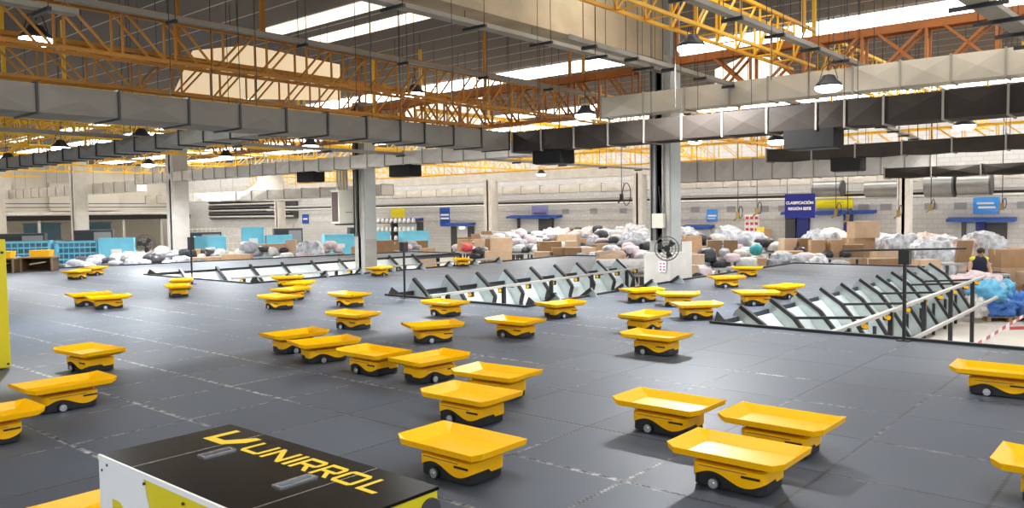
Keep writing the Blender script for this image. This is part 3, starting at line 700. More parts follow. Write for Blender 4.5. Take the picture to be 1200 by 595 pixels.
# ------------------------------------------------------------------ cable trays, pipes
def tray(label, p, q, w=.16, n=6):
    t = thing('cable_tray', label, 'cable tray', group='cable trays under the roof')
    p = Vector(p); q = Vector(q); d = (q - p).normalized(); a = d.cross(Vector((0, 0, 1)))
    m = M().bar(p, q, w, .015)
    m.bar(p + a * w / 2 + Vector((0, 0, .03)), q + a * w / 2 + Vector((0, 0, .03)), .012, .07); m.bar(p - a * w / 2 + Vector((0, 0, .03)), q - a * w / 2 + Vector((0, 0, .03)), .012, .07)
    obj('tray_channel', m, TRAYG, t)
    for k in range(n):
        c = p + (q - p) * ((k + .5) / n)
        obj('tray_bracket', M().bar(c - a * (w * 1.3) - Vector((0, 0, .03)), c + a * (w * 1.3) - Vector((0, 0, .03)), .05, .05), BLKSTEEL, t)
        obj('hanger_rod', M().cyl(c + a * (w * 1.1), (c.x + a.x * w * 1.1, c.y + a.y * w * 1.1, 6.62), .007, 6).cyl(c - a * (w * 1.1), (c.x - a.x * w * 1.1, c.y - a.y * w * 1.1, 6.62), .007, 6), FLANGE, t)
tray('cable tray under the concrete beam in the upper middle', (5.5, 9.25, 4.72), (16.3, 9.25, 4.72), .2, 6)
tray('thin cable tray alongside the top of the nearest left truss', (2.5, 11.55, 4.5), (30, 11.75, 4.5), .1, 12)
tray('cable tray crossing in front of the upper right truss', (8.4, 4.95, 4.25), (20, 4.85, 4.25), .12, 8)
tray('wide cable tray in the upper right corner', (10.2, 2.0, 3.95), (14.5, 1.75, 3.95), .24, 4)
tray('light trough above the lamp in the upper left corner', (2.8, 11.2, 4.25), (4.45, 11.2, 4.25), .2, 2)
tray('cable tray above the broad pale duct', (9.5, 7.0, 4.1), (19.5, 7.25, 4.05), .1, 8)
tray('pale cable run over the dark ducts at the right', (17, 5.9, 3.75), (30, 7., 3.75), .12, 8)
tray('cable run below the grey creased duct on the left', (4, 17.5, 3.3), (30, 17.5, 3.3), .14, 10)
for i, (z, mt_) in enumerate(((2.2, BLKSTEEL), (2.32, PIPE), (2.05, PIPE))):
    solo('wall_pipe', M().cyl((39.2 - .3 * i, -6, z), (39.2 - .3 * i, 60, z), .06, 10), mt_, '%s pipe running along the top of the far block wall' % ('black', 'pale upper', 'pale lower')[i], 'pipe', group='pipes along the far wall')

# ------------------------------------------------------------------ high-bay lamps
def make_lamp():
    t = thing('high_bay_lamp', 'x', 'lamp', group='high bay lamps')
    obj('reflector', M().lathe([(.03, .24), (.10, .22), (.13, .15), (.2, .09), (.235, .03), (.225, .03), (.19, .08), (.1, .12), (.001, .13)], n=24), LAMPB, t)
    obj('diffuser', M().lathe([(.001, .06), (.2, .055), (.224, .03), (.22, -.02), (.16, -.055), (.001, -.065)], n=24), LAMPON, t)
    obj('hanging_hook', M().tube([(0, 0, .3), (.02, 0, .36), (0, 0, .42), (0, 0, .6)], .01, 6).tube([(-.16, 0, .15), (-.1, 0, .36), (0, 0, .42), (.1, 0, .36), (.16, 0, .15)], .008, 6), BLKSTEEL, t)
    return t
LP = [(4.6, 13.0, 4.2, 'in the upper left corner'), (12.2, 13.1, 4.2, 'under the nearest left truss'), (11.92, 6.26, 4.2, 'upper right of the concrete beam'), (14.33, 4.9, 3.68, 'in front of the pale duct at right'),
      (14.5, 10.17, 3.67, 'above the corner of the two ducts'), (8.86, 18.9, 3.45, 'at left beside the narrow grey duct'), (8.6, 22.95, 3.45, 'second at left beside the narrow grey duct'), (9.1, 28.4, 3.45, 'farthest at the left edge'),
      (13.9, 19.3, 3.55, 'among the yellow trusses just left of the air unit'), (13.64, 23.4, 3.45, 'above the light duct at left'), (13.53, 28.4, 3.45, 'above the left end of the light duct'), (18.36, 7.44, 3.15, 'at right under the dark brown duct'), (20.1, 3.92, 3.35, 'at the far right over the short dark duct'),
      (25, 13, 3.9, 'beyond the centre column'), (25, 19.8, 3.9, 'far centre, over the wrapped bundles'), (30.5, 10, 3.6, 'over the wrapped bundles at right'), (30.5, 24, 3.4, 'over the far bag heap'), (20, 36, 4.3, 'over the left cages')]
lp = make_lamp()
for i, (x, y, z, d) in enumerate(LP):
    lab = 'round high bay lamp ' + d
    if i == 0: o = lp; o.location = (x, y, z); o['label'] = lab
    else: o = dup(lp, (x, y, z), .5 * i, lab)
    obj('suspension_wire', M().cyl((0, 0, .6), (0, 0, 6.62 - z), .006, 6), FLANGE, o)
WATT = [1500, 1500, 1900, 380, 330, 750, 700, 700, 650, 1200, 1600, 330, 400, 750, 750, 750, 750, 2400]
for i, (x, y, z, d) in enumerate(LP):
    sd = bpy.data.lights.new('lamp_beam', 'SPOT'); sd.energy = WATT[i]; sd.spot_size = math.radians(165); sd.spot_blend = .6; sd.shadow_soft_size = .16; sd.color = (.93, .96, 1)
    l = bpy.data.objects.new('lamp_beam', sd); COL.objects.link(l); l.location = (x, y, z - .08)

# ------------------------------------------------------------------ column fittings
def cage_fan(label, loc, r, yaw):
    t = thing('wall_fan', label, 'fan', loc, yaw, 'round wall fans')
    g = M()     # faces local -X
    for k in range(3):
        rr = r * (.45 + .275 * k); xx = -.10 - .05 * (2 - k) * .6
        g.tube([(xx, rr * math.cos(a), rr * math.sin(a)) for a in [2 * PI * j / 24 for j in range(24)]], .008, 5, True)
    for j in range(12):
        a = 2 * PI * j / 12; g.bar((-.16, .05 * math.cos(a), .05 * math.sin(a)), (-.09, r * math.cos(a), r * math.sin(a)), .008)
    g.tube([(.03, r * math.cos(a), r * math.sin(a)) for a in [2 * PI * j / 24 for j in range(24)]], .01, 5, True)
    obj('guard', g, DARK, t)
    b = M()
    for j in range(3):
        a0 = 2 * PI * j / 3
        pts = [(r * q * math.cos(a0 + da), r * q * math.sin(a0 + da), dx) for q, da, dx in ((.15, -.3, -.03), (.8, -.15, -.05), (.85, .5, -.01), (.5, .7, .01), (.15, .5, 0))]
        b.prism(pts and [(p[0], p[1]) for p in pts], lambda y, z: (-.05, y, z), lambda y, z: (-.042, y, z))
    obj('blades', b, BLACK, t); obj('motor', M().cyl((-.10, 0, 0), (.14, 0, 0), .075, 14), BLACK, t)
    obj('wall_arm', M().bar((.1, 0, 0), (.5, .1, -.02), .05), DARK, t)
cage_fan('round caged fan mounted on the centre column', (16.1, 9.08, .74), .27, math.radians(29))
cage_fan('round caged fan hanging by the column among the blue cages', (15.2, 32.4, .5), .40, math.radians(35))
t = thing('switch_box', 'beige switch box with cables on the centre column above the fan', 'box', (16.5, 9.52, 1.36))
obj('box_body', M().box((0, 0, 0), (.12, .3, .34)), BEIGE, t, bevel=.01); obj('cable_tail', M().tube([(-.03, .05, -.17), (-.06, .03, -.3), (-.04, -.04, -.42), (-.02, -.1, -.3)], .014, 6).tube([(-.03, -.08, .17), (-.03, -.06, .4), (-.03, -.02, .8)], .012, 6), BLACK, t)
t = thing('notice_sheet', 'white notice with red marks on the plinth of the centre column', 'notice', (16.42, 9.38, .30))
obj('paper', M().box((0, 0, 0), (.01, .2, .26)), WHITE, t)
for k in (-1, 1):
    for j in (-1, 0, 1): obj('red_mark', M().box((-.006, k * .045, j * .07), (.004, .05, .03)), RED, t)
solo('leaning_board', M().box((0, 0, 0), (.5, .04, 1.3)), CONCL, 'pale board leaning on the right side of the centre column', 'board', (17.42, 9.3, .2), group=None)
t = thing('air_unit', 'beige air handling unit with brown louvre hung on the left grey column', 'air conditioner', (16.5, 21.25, 0))
obj('cabinet_body', M().bx(-.32, .36, -.2, .2, 1.31, 2.41), BEIGE, t, bevel=.015)
lv = M().bx(-.324, -.32, -.16, .16, 1.38, 2.34)
for k in range(14): lv.bx(-.335, -.322, -.15, .15, 1.40 + .066 * k, 1.425 + .066 * k)
obj('louvre', lv, MAROON, t)
obj('nameplate', M().bx(-.05, .22, -.206, -.2, 1.66, 1.70), GREYP, t)
for k in range(4): obj('riser_pipe', M().cyl((-.2 + .14 * k, .02 * k, 2.40), (-.2 + .14 * k, .02 * k, 3.2), .045, 10), PIPE if k % 2 else TAPE, t)
obj('bracket', M().bx(-.2, .3, -.23, .18, 1.26, 1.31), DARK, t)

# ------------------------------------------------------------------ far wall: docks, signs, plates
SX = WX - .015
def sign(label, y, z, w, h, mt, x=SX, lines=(), size=.3, hung=False, name='wall_sign', cat='sign', rods=6.4):
    t = thing(name, label, cat, (x, y, z), -PI / 2)         # local X runs to the viewer's right, local -Y to the viewer
    obj('panel', M().box((0, 0, 0), (w, .05, h)), mt, t)
    for k, (txt, zz, s) in enumerate(lines):
        me = text_mesh(txt, s, bold=s * .035); o = obj('lettering', me, WHITE, t, (0, -.03, zz)); o.rotation_euler = (PI / 2, 0, 0)
    if hung:
        for sx in (-1, 1): obj('hanging_wire', M().cyl((sx * w * .42, 0, h / 2), (sx * w * .42, 0, rods - z), .012, 6), DARK, t)
    return t
def strips(t, rows, mt):
    m = M()
    for x0, x1, z, h in rows: m.box(((x0 + x1) / 2, -.03, z), (x1 - x0, .01, h))
    obj('printed_lines', m, mt, t)
sign('dark blue hanging sign with two lines of white capitals', 13.4, 1.72, 1.34, 1.08, SIGNB, 35.6, (('CLASIFICACIÓN', .13, .17), ('REGIÓN ESTE', -.13, .17)), hung=True, name='hanging_sign')
t = sign('wide yellow sign above the blue dock canopy, right of the dark blue one', 13.35, 1.95, 1.75, .70, SIGNY); strips(t, [(-.5, .55, .08, .03), (-.5, .45, -.07, .03)], mat('faint_print', (.45, .40, .05, 1), .5))
t = sign('sky blue wall sign above the right dock canopy', 6.9, 1.62, 1.0, .72, SIGNS); strips(t, [(-.36, .3, .1, .09), (-.3, .36, -.08, .09)], WHITE)
t = sign('sky blue sign behind the hanging cables right of the centre column', 19.8, 1.28, .62, .66, SIGNS); strips(t, [(-.22, .26, .0, .09), (-.26, .2, -.15, .07)], WHITE)
t = sign('tall mid blue sign with two white lines, left of the grey doors', 40.1, 1.35, .95, 1.3, SIGNM); strips(t, [(-.38, .42, .15, .12), (-.38, .42, -.1, .12)], WHITE)
sign('yellow sign on the far wall left of centre', 45.0, 1.72, 1.5, .75, SIGNY)
t = sign('lilac banner above the dock left of centre', 31.6, 1.72, 1.3, .75, SIGNV); strips(t, [(-.5, .5, -.2, .12)], mat('banner_print', (.10, .10, .22, 1), .6))
t = sign('small mid blue screen sign behind the air unit', 56.5, 1.3, .9, .75, SIGNM); strips(t, [(-.3, .3, .0, .12)], WHITE)
for i, y in enumerate((29.6, 27.5, 25.4, 23.4, 20.8, 18.7, 16.9, 15.9, 12.0, 11.0, 9.1, 7.9, 5.5, 3.9)):
    solo('bay_plate', M().box((0, 0, 0), (.03, .5, .3)).box((-.018, 0, 0), (.008, .38, .18)), GREYP, 'small grey bay plate on the block wall, %s from the left' % ORD[i], 'plate', (SX, y, 1.62), group='grey plates on the far wall')
def dock(label, y, w, ztop, doors, posts=(), lit=False):
    t = thing('dock_door', label, 'dock door', (WX, y, 0))
    obj('canopy', M().prism([(0, ztop), (-.6, ztop - .08), (-.6, ztop - .20), (0, ztop - .16)], lambda x, z: (x, -w / 2, z), lambda x, z: (x, w / 2, z)), SIGNM, t)
    for (a, b, mt) in doors: obj('door_leaf', M().bx(-.06, -.01, a, b, GZ, ztop - .25), mt, t)
    for (a, b, mt) in posts: obj('door_post', M().bx(-.25, -.02, a, b, GZ, ztop - .16), mt, t)
    if lit: obj('lit_strip', M().bx(-.1, -.07, -.25, .25, ztop - .42, ztop - .27), mat('lit_sign', (.9, .95, 1, 1), .5, emit=2.), t)
DOORP = mat('dock_door_panel', (.55, .57, .58, 1), .5)
dock('wide dock under the yellow sign, blue posts', 13.6, 4.4, 1.5, [(-.9, .9, DOORP)], [(.95, 1.5, DOORB), (-1.15, -.75, DOORB), (1.6, 2.1, DARK)])
dock('dock at the right edge with a dark door', 7.05, 2.6, 1.12, [(-.1, .9, DOORP), (-.95, -.15, DARK)], [(-.15, .2, DOORB), (.6, .75, DARK)])
dock('dock with blue canopy under the lilac banner', 31.9, 4.1, 1.42, [(-1.2, -.2, DARK), (-.2, 1.3, DOORP)], [(1.3, 1.42, DARK), (-1.4, -1.25, DARK)])
dock('grey sliding doors under a short blue canopy', 38.4, 2.4, .95, [(.5, 1.1, DARK), (-.5, .5, DOORP), (-1.1, -.5, DARK)], lit=True)
dock('dock behind shelves with blue canopy under the left yellow sign', 44.4, 4.2, 1.3, [(-1.4, .8, DOORP)], [(.9, 1.2, DOORB)])
dock('dock half hidden right of the centre column', 20.5, 1.7, .8, [(-.6, .6, DOORP)], [])
solo('pallet_stack', M().box((0, 0, 0), (1.0, 1.2, .12)).box((0, 0, .22), (1.0, 1.2, .12)).box((0, 0, .44), (1.0, 1.2, .12)).box((0, 0, .66), (1.0, 1.2, .12)).box((0, 0, .88), (1.0, 1.2, .12)).box((0, 0, 1.1), (1, 1.2, .12)).box((0, 0, 1.32), (1, 1.2, .12)).box((0, 0, .6), (.9, .1, 1.4)).box((0, .5, .6), (.9, .1, 1.4)).box((0, -.5, .6), (.9, .1, 1.4)),
     WOOD, 'stack of brown wooden pallets at the right edge by the wall', 'pallets', (36, 3.9, GZ + .07))
t = thing('red_white_board', 'red and white marked board on the far wall right of the centre column', 'sign', (SX, 17.55, .85), -PI / 2)
obj('panel', M().box((0, 0, 0), (.8, .04, .95)), WHITE, t)
for k in range(3):
    for j in range(3): obj('red_mark', M().box((-.25 + .25 * k, -.025, -.3 + .3 * j), (.17, .01, .14)), RED, t)
solo('wooden_board', M().box((0, 0, 0), (.06, .7, 1.9)), WOOD, 'upright brown board beside the red and white one', 'board', (39.6, 16.75, .45 - .8))
solo('marker_post', M().cyl((0, 0, 0), (0, 0, 1.9), .035, 8).box((0, 0, 2.0), (.08, .34, .22)), mat('post_yellow', (.75, .62, .08, 1), .5), 'yellow post with square head by the far wall', 'post', (36.0, 15.4, GZ))

# mezzanine and wall fittings at far left
mz = thing('mezzanine', 'long mezzanine with dark rails along the far left wall', 'mezzanine', (0, 0, 0))
obj('gallery_floor', M().bx(-10, 38, 72, 77.9, 1.9, 2.15), CONCL, mz)
obj('fascia', M().bx(-10, 38, 71.8, 72, 1.45, 1.85), OUTLET, mz)
for k in range(14): obj('gallery_post', M().bx(-9 + 3.4 * k, -8.8 + 3.4 * k, 72, 72.2, GZ, 1.9), PIPE, mz)
for k, z in enumerate((2.5, 2.8)): obj('hand_rail', M().bx(-10, 38, 71.9, 71.97, z, z + .07), DARK, mz)
for k in range(5): obj('wall_panel', M().bx(-8 + 9 * k, -2 + 9 * k, 77.6, 77.8, 2.3, 4.8), PLASTER, mz)
for i in range(8):
    x = 1 + 4.4 * i
    solo('office_window', M().box((0, 0, 0), (3.0, .08, 1.3)).box((0, -.05, .7), (3.2, .06, .1)).box((0, -.05, -.7), (3.2, .06, .1)), CYAND, 'dark window under the mezzanine, %s from the left' % ORD[i], 'window', (x, 77.9, .45), group='windows under the mezzanine')
t = thing('pipe_bank', 'bank of dark pipes on the far wall left of the air unit', 'pipes', (39.9, 64, 0))
obj('back_board', M().bx(-.15, .1, -6.5, 7.5, 1.35, 3.3), DARK, t)
for k in range(6): obj('pipe', M().cyl((-.3, -6.3 + .3 * k, 1.55 + .28 * k), (-.3, 7.3, 1.55 + .28 * k), .09, 8), LAMPB if k % 2 else PIPE, t)
solo('vent_hood', M().lathe([(1.6, 0), (1.5, .4), (.7, 1.0), (.6, 1.6), (.001, 1.6)], n=20), DUCTL, 'funnel shaped pale vent under the light duct at left', 'vent', (24.6, 37.8, 2.4))

# ------------------------------------------------------------------ blue cages
def cage(i, x, y, w, h, solid, d):
    t = thing('mesh_cage', 'light blue steel %s %s' % ('panelled container' if solid else 'barred cage', d), 'cage', (x, y, GZ), math.radians(-28), 'blue cages at the left')
    obj('cage_frame', M().bx(-w / 2, w / 2, -.5, .5, .1, .18).bx(-w / 2, -w / 2 + .07, -.5, .5, 0, h).bx(w / 2 - .07, w / 2, -.5, .5, 0, h).bx(-w / 2, w / 2, -.5, -.44, h - .08, h).bx(-w / 2, w / 2, .44, .5, h - .08, h), CYAN, t)
    if solid: obj('side_panel', M().bx(-w / 2 + .05, w / 2 - .05, -.47, -.44, .18, h - .05), CYAN, t); obj('label_plate', M().bx(-.2, .2, -.485, -.47, h * .68, h * .78), WHITE, t)
    else:
        m = M(); n = int(w / .22)
        for k in range(n): m.bx(-w / 2 + .1 + k * (w - .2) / n, -w / 2 + .13 + k * (w - .2) / n, -.48, -.45, .15, h)
        for k in range(7): m.bx(-w / 2, w / 2, -.48, -.45, .25 + k * (h - .3) / 7, .31 + k * (h - .3) / 7)
        obj('bars', m, CYAN, t); obj('back_panel', M().bx(-w / 2 + .05, w / 2 - .05, .42, .45, .15, h), CYAND, t)
cages = [(10.6, 38.6, 1.3, 2.1, 0, 'at the left behind the open boxes'), (12.2, 36.6, 1.9, 2.05, 0, 'left of the column with the round fan'), (14.0, 36.0, 1.6, 2.0, 0, 'second from the fan column on its left'), (15.2, 35.0, 1.35, 2.1, 1, 'right behind the round fan'),
         (18.1, 32.6, 1.3, 2.1, 1, 'just right of the fan column'), (21.8, 35.2, 1.0, 2.4, 1, 'taller, behind the white sacks'), (22.6, 34.2, 1.2, 2.0, 1, 'behind the wrapped sack stack'), (24.4, 31.8, 1.5, 2.0, 1, 'left one before the pale column'),
         (25.9, 30.8, 1.2, 2.1, 1, 'in front of the pale column left of the air unit'), (27.3, 29.6, 1.3, 2.1, 1, 'below the air unit'), (9.2, 40.2, 1.1, 2.0, 1, 'behind the left charging box')]
for i, c in enumerate(cages): cage(i, *c)

gf = thing('guard_fence', 'beige wire guard fence behind the blue containers right of the fan column', 'fence', (26.5, 44, GZ), math.radians(-30))
m = M()
for k in range(25): m.bx(-3.0 + .25 * k - .015, -3.0 + .25 * k + .015, -.02, .02, .3, 2.3)
for k in range(5): m.bx(-3.0, 3.0, -.02, .02, .4 + .45 * k, .44 + .45 * k)
obj('wire_panel', m, BEIGE, gf)
for k in range(4): obj('fence_post', M().bx(-3.05 + 2.03 * k - .05, -3.05 + 2.03 * k + .05, -.05, .05, 0, 2.45), PIPE, gf)
for i, (x, y, w_, h_) in enumerate(((13.4, 40.4, 1.8, 2.3), (16.0, 39.2, 1.6, 2.4), (19.9, 36.6, 1.8, 2.2), (23.8, 35.2, 1.4, 2.3), (26.6, 32.8, 1.3, 2.3), (10.6, 43.4, 2.0, 2.5))):
    t = thing('dark_cabinet', 'dark machine cabinet between the blue cages, %s from the left' % ORD[(1, 2, 3, 4, 5, 0)[i]], 'cabinet', (x, y, GZ), math.radians(-28), 'dark cabinets between the cages')
    obj('cabinet_shell', M().bx(-w_ / 2, w_ / 2, -.4, .4, .08, h_), DARK, t); obj('door_leaf', M().bx(-w_ / 2 + .06, -.02, -.42, -.4, .15, h_ - .1), LAMPB, t); obj('door_leaf', M().bx(.02, w_ / 2 - .06, -.42, -.4, .15, h_ - .1), GREYP, t); obj('foot_plinth', M().bx(-w_ / 2 + .05, w_ / 2 - .05, -.35, .35, 0, .08), BLACK, t)

# ------------------------------------------------------------------ goods: boxes, bundles, sacks, crates
LAB = {}
def note(o, base): LAB.setdefault(base, []).append(o); return o
def number_goods():
    for base, os_ in LAB.items():
        os_.sort(key=lambda o: (-round(math.atan2(o.location.y, o.location.x), 3), o.location.z)); n = len(os_)
        for k, o in enumerate(os_):
            w_ = '' if n == 1 else ', leftmost' if k == 0 else ', rightmost' if k == n - 1 else ', %s from left' % (ORD[k] if k < 20 else '%dst' % (k + 1) if k % 10 == 0 else '%dth' % (k + 1))
            o['label'] = base + w_
BOXP = {}
def box_protos():
    for key, mt_ in (('brown', CARD), ('pale', CARDL), ('dark brown', CARDD)):
        for kk, (w, d, h) in enumerate(((.6, .45, .4), (.85, .6, .55), (.45, .4, .55), (1.1, .6, .35))):
            BOXP[key, kk] = (M().bx(-w / 2, w / 2, -d / 2, d / 2, 0, h).mesh('carton'), M().bx(-w / 2 - .002, w / 2 + .002, -.03, .03, h * .7, h + .003).mesh('tape_strip'), M().bx(-w / 2, w / 2, -.004, .004, h, h + .006).mesh('flap_seam'), (w, d, h), mt_)
box_protos()
def carton(x, y, z, key, kk, rz, place):
    me, tp, fl, dims, mt_ = BOXP[key, kk]
    size = ('small', 'large', 'upright', 'long')[kk]
    t = note(thing('cardboard_box', 'x', 'box', (x, y, z), rz, 'cardboard boxes ' + place), '%s %s cardboard box %s' % (size, key, place))
    obj('carton', me, mt_, t); obj('tape_strip', tp, TAPE, t)
    return dims[2]
BL = {}
def blobmesh(kind, v):
    if (kind, v) not in BL:
        if kind == 'bundle': m = M().blob((0, 0, .8), (.58, .52, .82), v, .42, .16, 24, 18, .97, 2.2)
        elif kind == 'sack': m = M().blob((0, 0, .24), (.46, .36, .28), v + 20, .75, .22, 16, 10, .85)
        elif kind == 'heap': m = M().blob((0, 0, .3), (.8, .6, .45), v + 40, .8, .3, 20, 12, .66)
        BL[kind, v] = m.mesh(kind)
    return BL[kind, v]
def bundle(x, y, z, h, mt_, rz, place, w=1.):
    adj = 'pinkish film wrapped' if mt_ is WRAPP else 'clear film wrapped'
    o = note(solo('wrapped_bundle', blobmesh('bundle', random.randint(0, 3)), mt_, 'x', 'bundle', (x, y, z), rz, 'film wrapped loads ' + place), 'crumpled %s load %s' % (adj, place)); fixmat(o, mt_)
    o.scale = (w, w, h / 1.62); return h
BAGN = {}
def sack(x, y, z, mt_, nm, rz, place, s=1., kind='sack', flat=1.):
    o = note(solo('parcel_bag', blobmesh(kind, random.randint(0, 4)), mt_, 'x', 'bag', (x, y, z), rz, 'parcel bags ' + place), '%s parcel bag %s' % (nm, place))
    if o.data.materials[0] is not mt_:
        o.data = o.data.copy(); o.data.materials.clear(); o.data.materials.append(mt_)
    o.scale = (s, s, s * flat); return .5 * s * flat
def fixmat(o, mt_):
    if o.data.materials[0] is not mt_:
        o.data = o.data.copy(); o.data.materials.clear(); o.data.materials.append(mt_)
_b = bundle
PALM = M()
for k in range(5): PALM.bx(-.55, .55, -.5 + .22 * k, -.38 + .22 * k, .10, .13)
for k in range(3): PALM.bx(-.55 + .5 * k, -.45 + .5 * k, -.5, .5, 0, .10)
PALM = PALM.mesh('pallet_boards')
def pallet(x, y, rz, place):
    note(solo('wooden_pallet', PALM, WOOD, 'x', 'pallet', (x, y, GZ), rz, 'pallets ' + place), 'wooden pallet ' + place)
    return .13
def bench(x, y, w, d, h, rz, place):
    t = note(thing('sorting_table', 'x', 'table', (x, y, GZ), rz, 'sorting tables ' + place), 'long grey sorting table ' + place)
    obj('table_top', M().bx(-w / 2, w / 2, -d / 2, d / 2, h - .05, h), STEELG, t)
    for sx in (-1, 1):
        for sy in (-1, 1): obj('leg', M().bx(sx * (w / 2 - .08) - .03, sx * (w / 2 - .08) + .03, sy * (d / 2 - .06) - .03, sy * (d / 2 - .06) + .03, 0, h - .05), DARK, t)
    return h
SK = [(BAGW, 'white'), (BAGG, 'grey'), (BAGK, 'black'), (BAGP, 'pale pink'), (WRAP, 'clear film')]
def pile(x, y, top, kind, place, rz):
    """a stack standing on the floor that reaches about z = top"""
    z = GZ
    if kind == 'bundle':
        z += pallet(x, y, rz, place); h = max(.7, top - z); bo = bundle(x, y, z, h, random.choice((WRAP, WRAP, WRAPP)), rz, place)
    elif kind == 'boxes':
        z += pallet(x, y, rz, place)
        key = random.choice(('brown', 'pale', 'brown', 'dark brown')); 
        while z < top - .25:
            z += carton(x + random.uniform(-.08, .08), y + random.uniform(-.08, .08), z, random.choice((key, 'pale', 'brown')), random.choice((1, 1, 0, 3)), rz + random.uniform(-.15, .15), place) + .002
    elif kind == 'bags':
        z += bench(x, y, 1.6, .9, max(.6, top - GZ - .42), rz, place)
        for k in range(-2, 3):
            mt_, nm = random.choice(SK); sack(x + k * .33 * math.cos(rz), y + k * .33 * math.sin(rz) + random.uniform(-.15, .15), z + (.16 if k % 2 else 0), mt_, nm, random.uniform(0, 3), place, random.uniform(.5, .8), flat=random.uniform(.8, 1.2))
    elif kind == 'dark':
        z += bench(x, y, 1.3, .8, max(.6, top - GZ - .45), rz, place)
        for k in range(-2, 3):
            mt_, nm = random.choice(((BAGK, 'black'), (BAGK, 'black'), (BAGG, 'grey'), (BAGW, 'white'), (WRAP, 'clear film')))
            sack(x + k * .26 * math.cos(rz), y + k * .26 * math.sin(rz) + random.uniform(-.2, .2), z + (.12 if k % 2 else 0), mt_, nm, random.uniform(0, 3), place, random.uniform(.5, .8), flat=random.uniform(.7, 1.1))
    elif kind == 'mixed':
        z += bench(x, y, 1.7, .9, max(.6, top - GZ - .42), rz, place)
        cx, cy = math.cos(rz), math.sin(rz)
        for k in (-1, 0, 1):
            if random.random() < .6: carton(x + k * .55 * cx, y + k * .55 * cy, z, random.choice(('brown', 'pale', 'dark brown')), random.choice((0, 2)), rz + random.uniform(-.3, .3), place)
            else:
                mt_, nm = random.choice(SK + [(BAGK, 'black')]); sack(x + k * .5 * cx, y + k * .5 * cy, z, mt_, nm, random.uniform(0, 3), place, random.uniform(.6, .85))
        for k in (-.5, .5):
            mt_, nm = random.choice(SK + [(BAGK, 'black'), (BAGK, 'black')]); sack(x + k * .5 * cx + .3 * cy, y + k * .5 * cy - .3 * cx, z, mt_, nm, random.uniform(0, 3), place, random.uniform(.35, .55))
for mt_, _n in SK: pass
V = math.radians(-50)      # across the line of sight
def area(place, spots, rz=V):
    for x, y, top, kind in spots: pile(x, y, top, kind, place, rz + random.uniform(-.25, .25))
# behind the centre: between the left finger's tip and the far wall
area('in the heap beyond left finger', [(25.2, 17.6, .25, 'mixed'), (25.3, 19.6, .2, 'boxes'), (24.6, 21.6, .3, 'boxes'), (25.4, 23.4, .35, 'mixed'), (27.2, 25.6, .3, 'bags'), (27.4, 22.6, .45, 'bags'), (27.8, 20.4, .5, 'boxes'), (28.0, 18.0, .55, 'bags'),
      (30.2, 27.4, .5, 'boxes'), (30.5, 24.8, .6, 'bags'), (31.0, 22.0, .7, 'bundle'), (33.5, 29.5, .55, 'bags')])
area('in the heap left of centre column', [(24.8, 15.9, .3, 'bags'), (25.4, 14.2, .25, 'mixed'), (26.9, 16.2, .5, 'bags'), (27.4, 14.3, .5, 'boxes'), (29.0, 16.6, .65, 'bundle'), (29.4, 14.8, .6, 'bags'), (31, 18.8, .7, 'bundle'), (31.5, 16.6, .7, 'bundle'), (33.0, 20.4, .75, 'bundle'),
      (33.5, 18.0, .8, 'bundle'), (35.5, 22.5, .75, 'bundle'), (35.5, 25, .8, 'bags'), (22.2, 12.9, .15, 'bags'), (23.8, 13.3, .2, 'mixed')])
area('in the wide heap before the far wall', [(28.6, 26.6, .45, 'mixed'), (29.4, 25.4, .5, 'bags'), (30.2, 23.6, .55, 'bags'), (29.2, 23.2, .4, 'mixed'), (30.0, 21.4, .55, 'bags'), (28.8, 20.9, .42, 'mixed'), (30.4, 20.2, .6, 'bags'), (28.9, 19.2, .5, 'bags'), (32.6, 24.4, .7, 'bundle'), (33.0, 22.8, .75, 'bags'), (32.4, 21.6, .72, 'bundle'), (32.8, 20.0, .75, 'bags'),
      (32.2, 26.6, .6, 'bags'), (31.6, 28.6, .5, 'mixed'), (34.4, 21.2, .85, 'bundle'), (34.6, 23.6, .82, 'bundle'), (34.2, 26.2, .7, 'bundle')])
area('low by the tip of the left finger', [(25.2, 16.6, .2, 'dark'), (26.4, 18.6, .3, 'mixed'), (26.5, 20.4, .3, 'bags'), (26.6, 21.8, .32, 'dark'), (26.2, 24.4, .3, 'mixed'), (27.3, 17.0, .4, 'bags'), (24.9, 22.6, .12, 'dark'), (24.6, 18.6, .1, 'mixed')])
area('right of the centre column', [(19.4, 10.4, .15, 'mixed'), (20.8, 10.9, .2, 'boxes'), (22.2, 10.7, .3, 'bags'), (23.9, 10.4, .3, 'boxes'), (25.2, 11.8, .45, 'mixed'), (25.6, 10.0, .35, 'boxes'), (27.4, 12.0, .5, 'bags'), (27.4, 10.2, .45, 'mixed'), (29.6, 13.0, .7, 'bundle'), (31.2, 14.6, .8, 'bundle'), (29.6, 11.2, .4, 'bags'),
      (33.5, 15.8, .85, 'bundle')])
area('beyond the tip of the centre finger', [(24.2, 8.2, .0, 'bags'), (24.5, 6.9, .1, 'boxes'), (24.5, 5.7, .12, 'boxes'), (24.6, 9.4, .2, 'bags'), (26.4, 8.8, .45, 'mixed'), (26.5, 7.2, .42, 'boxes'), (28.6, 10.0, .75, 'bundle'), (28.4, 8.6, .85, 'boxes'), (28.6, 7.4, .65, 'bundle'), (31, 8.6, .6, 'bundle'), (31.2, 7.1, .6, 'bundle'), (31.5, 10.6, .8, 'bundle')])
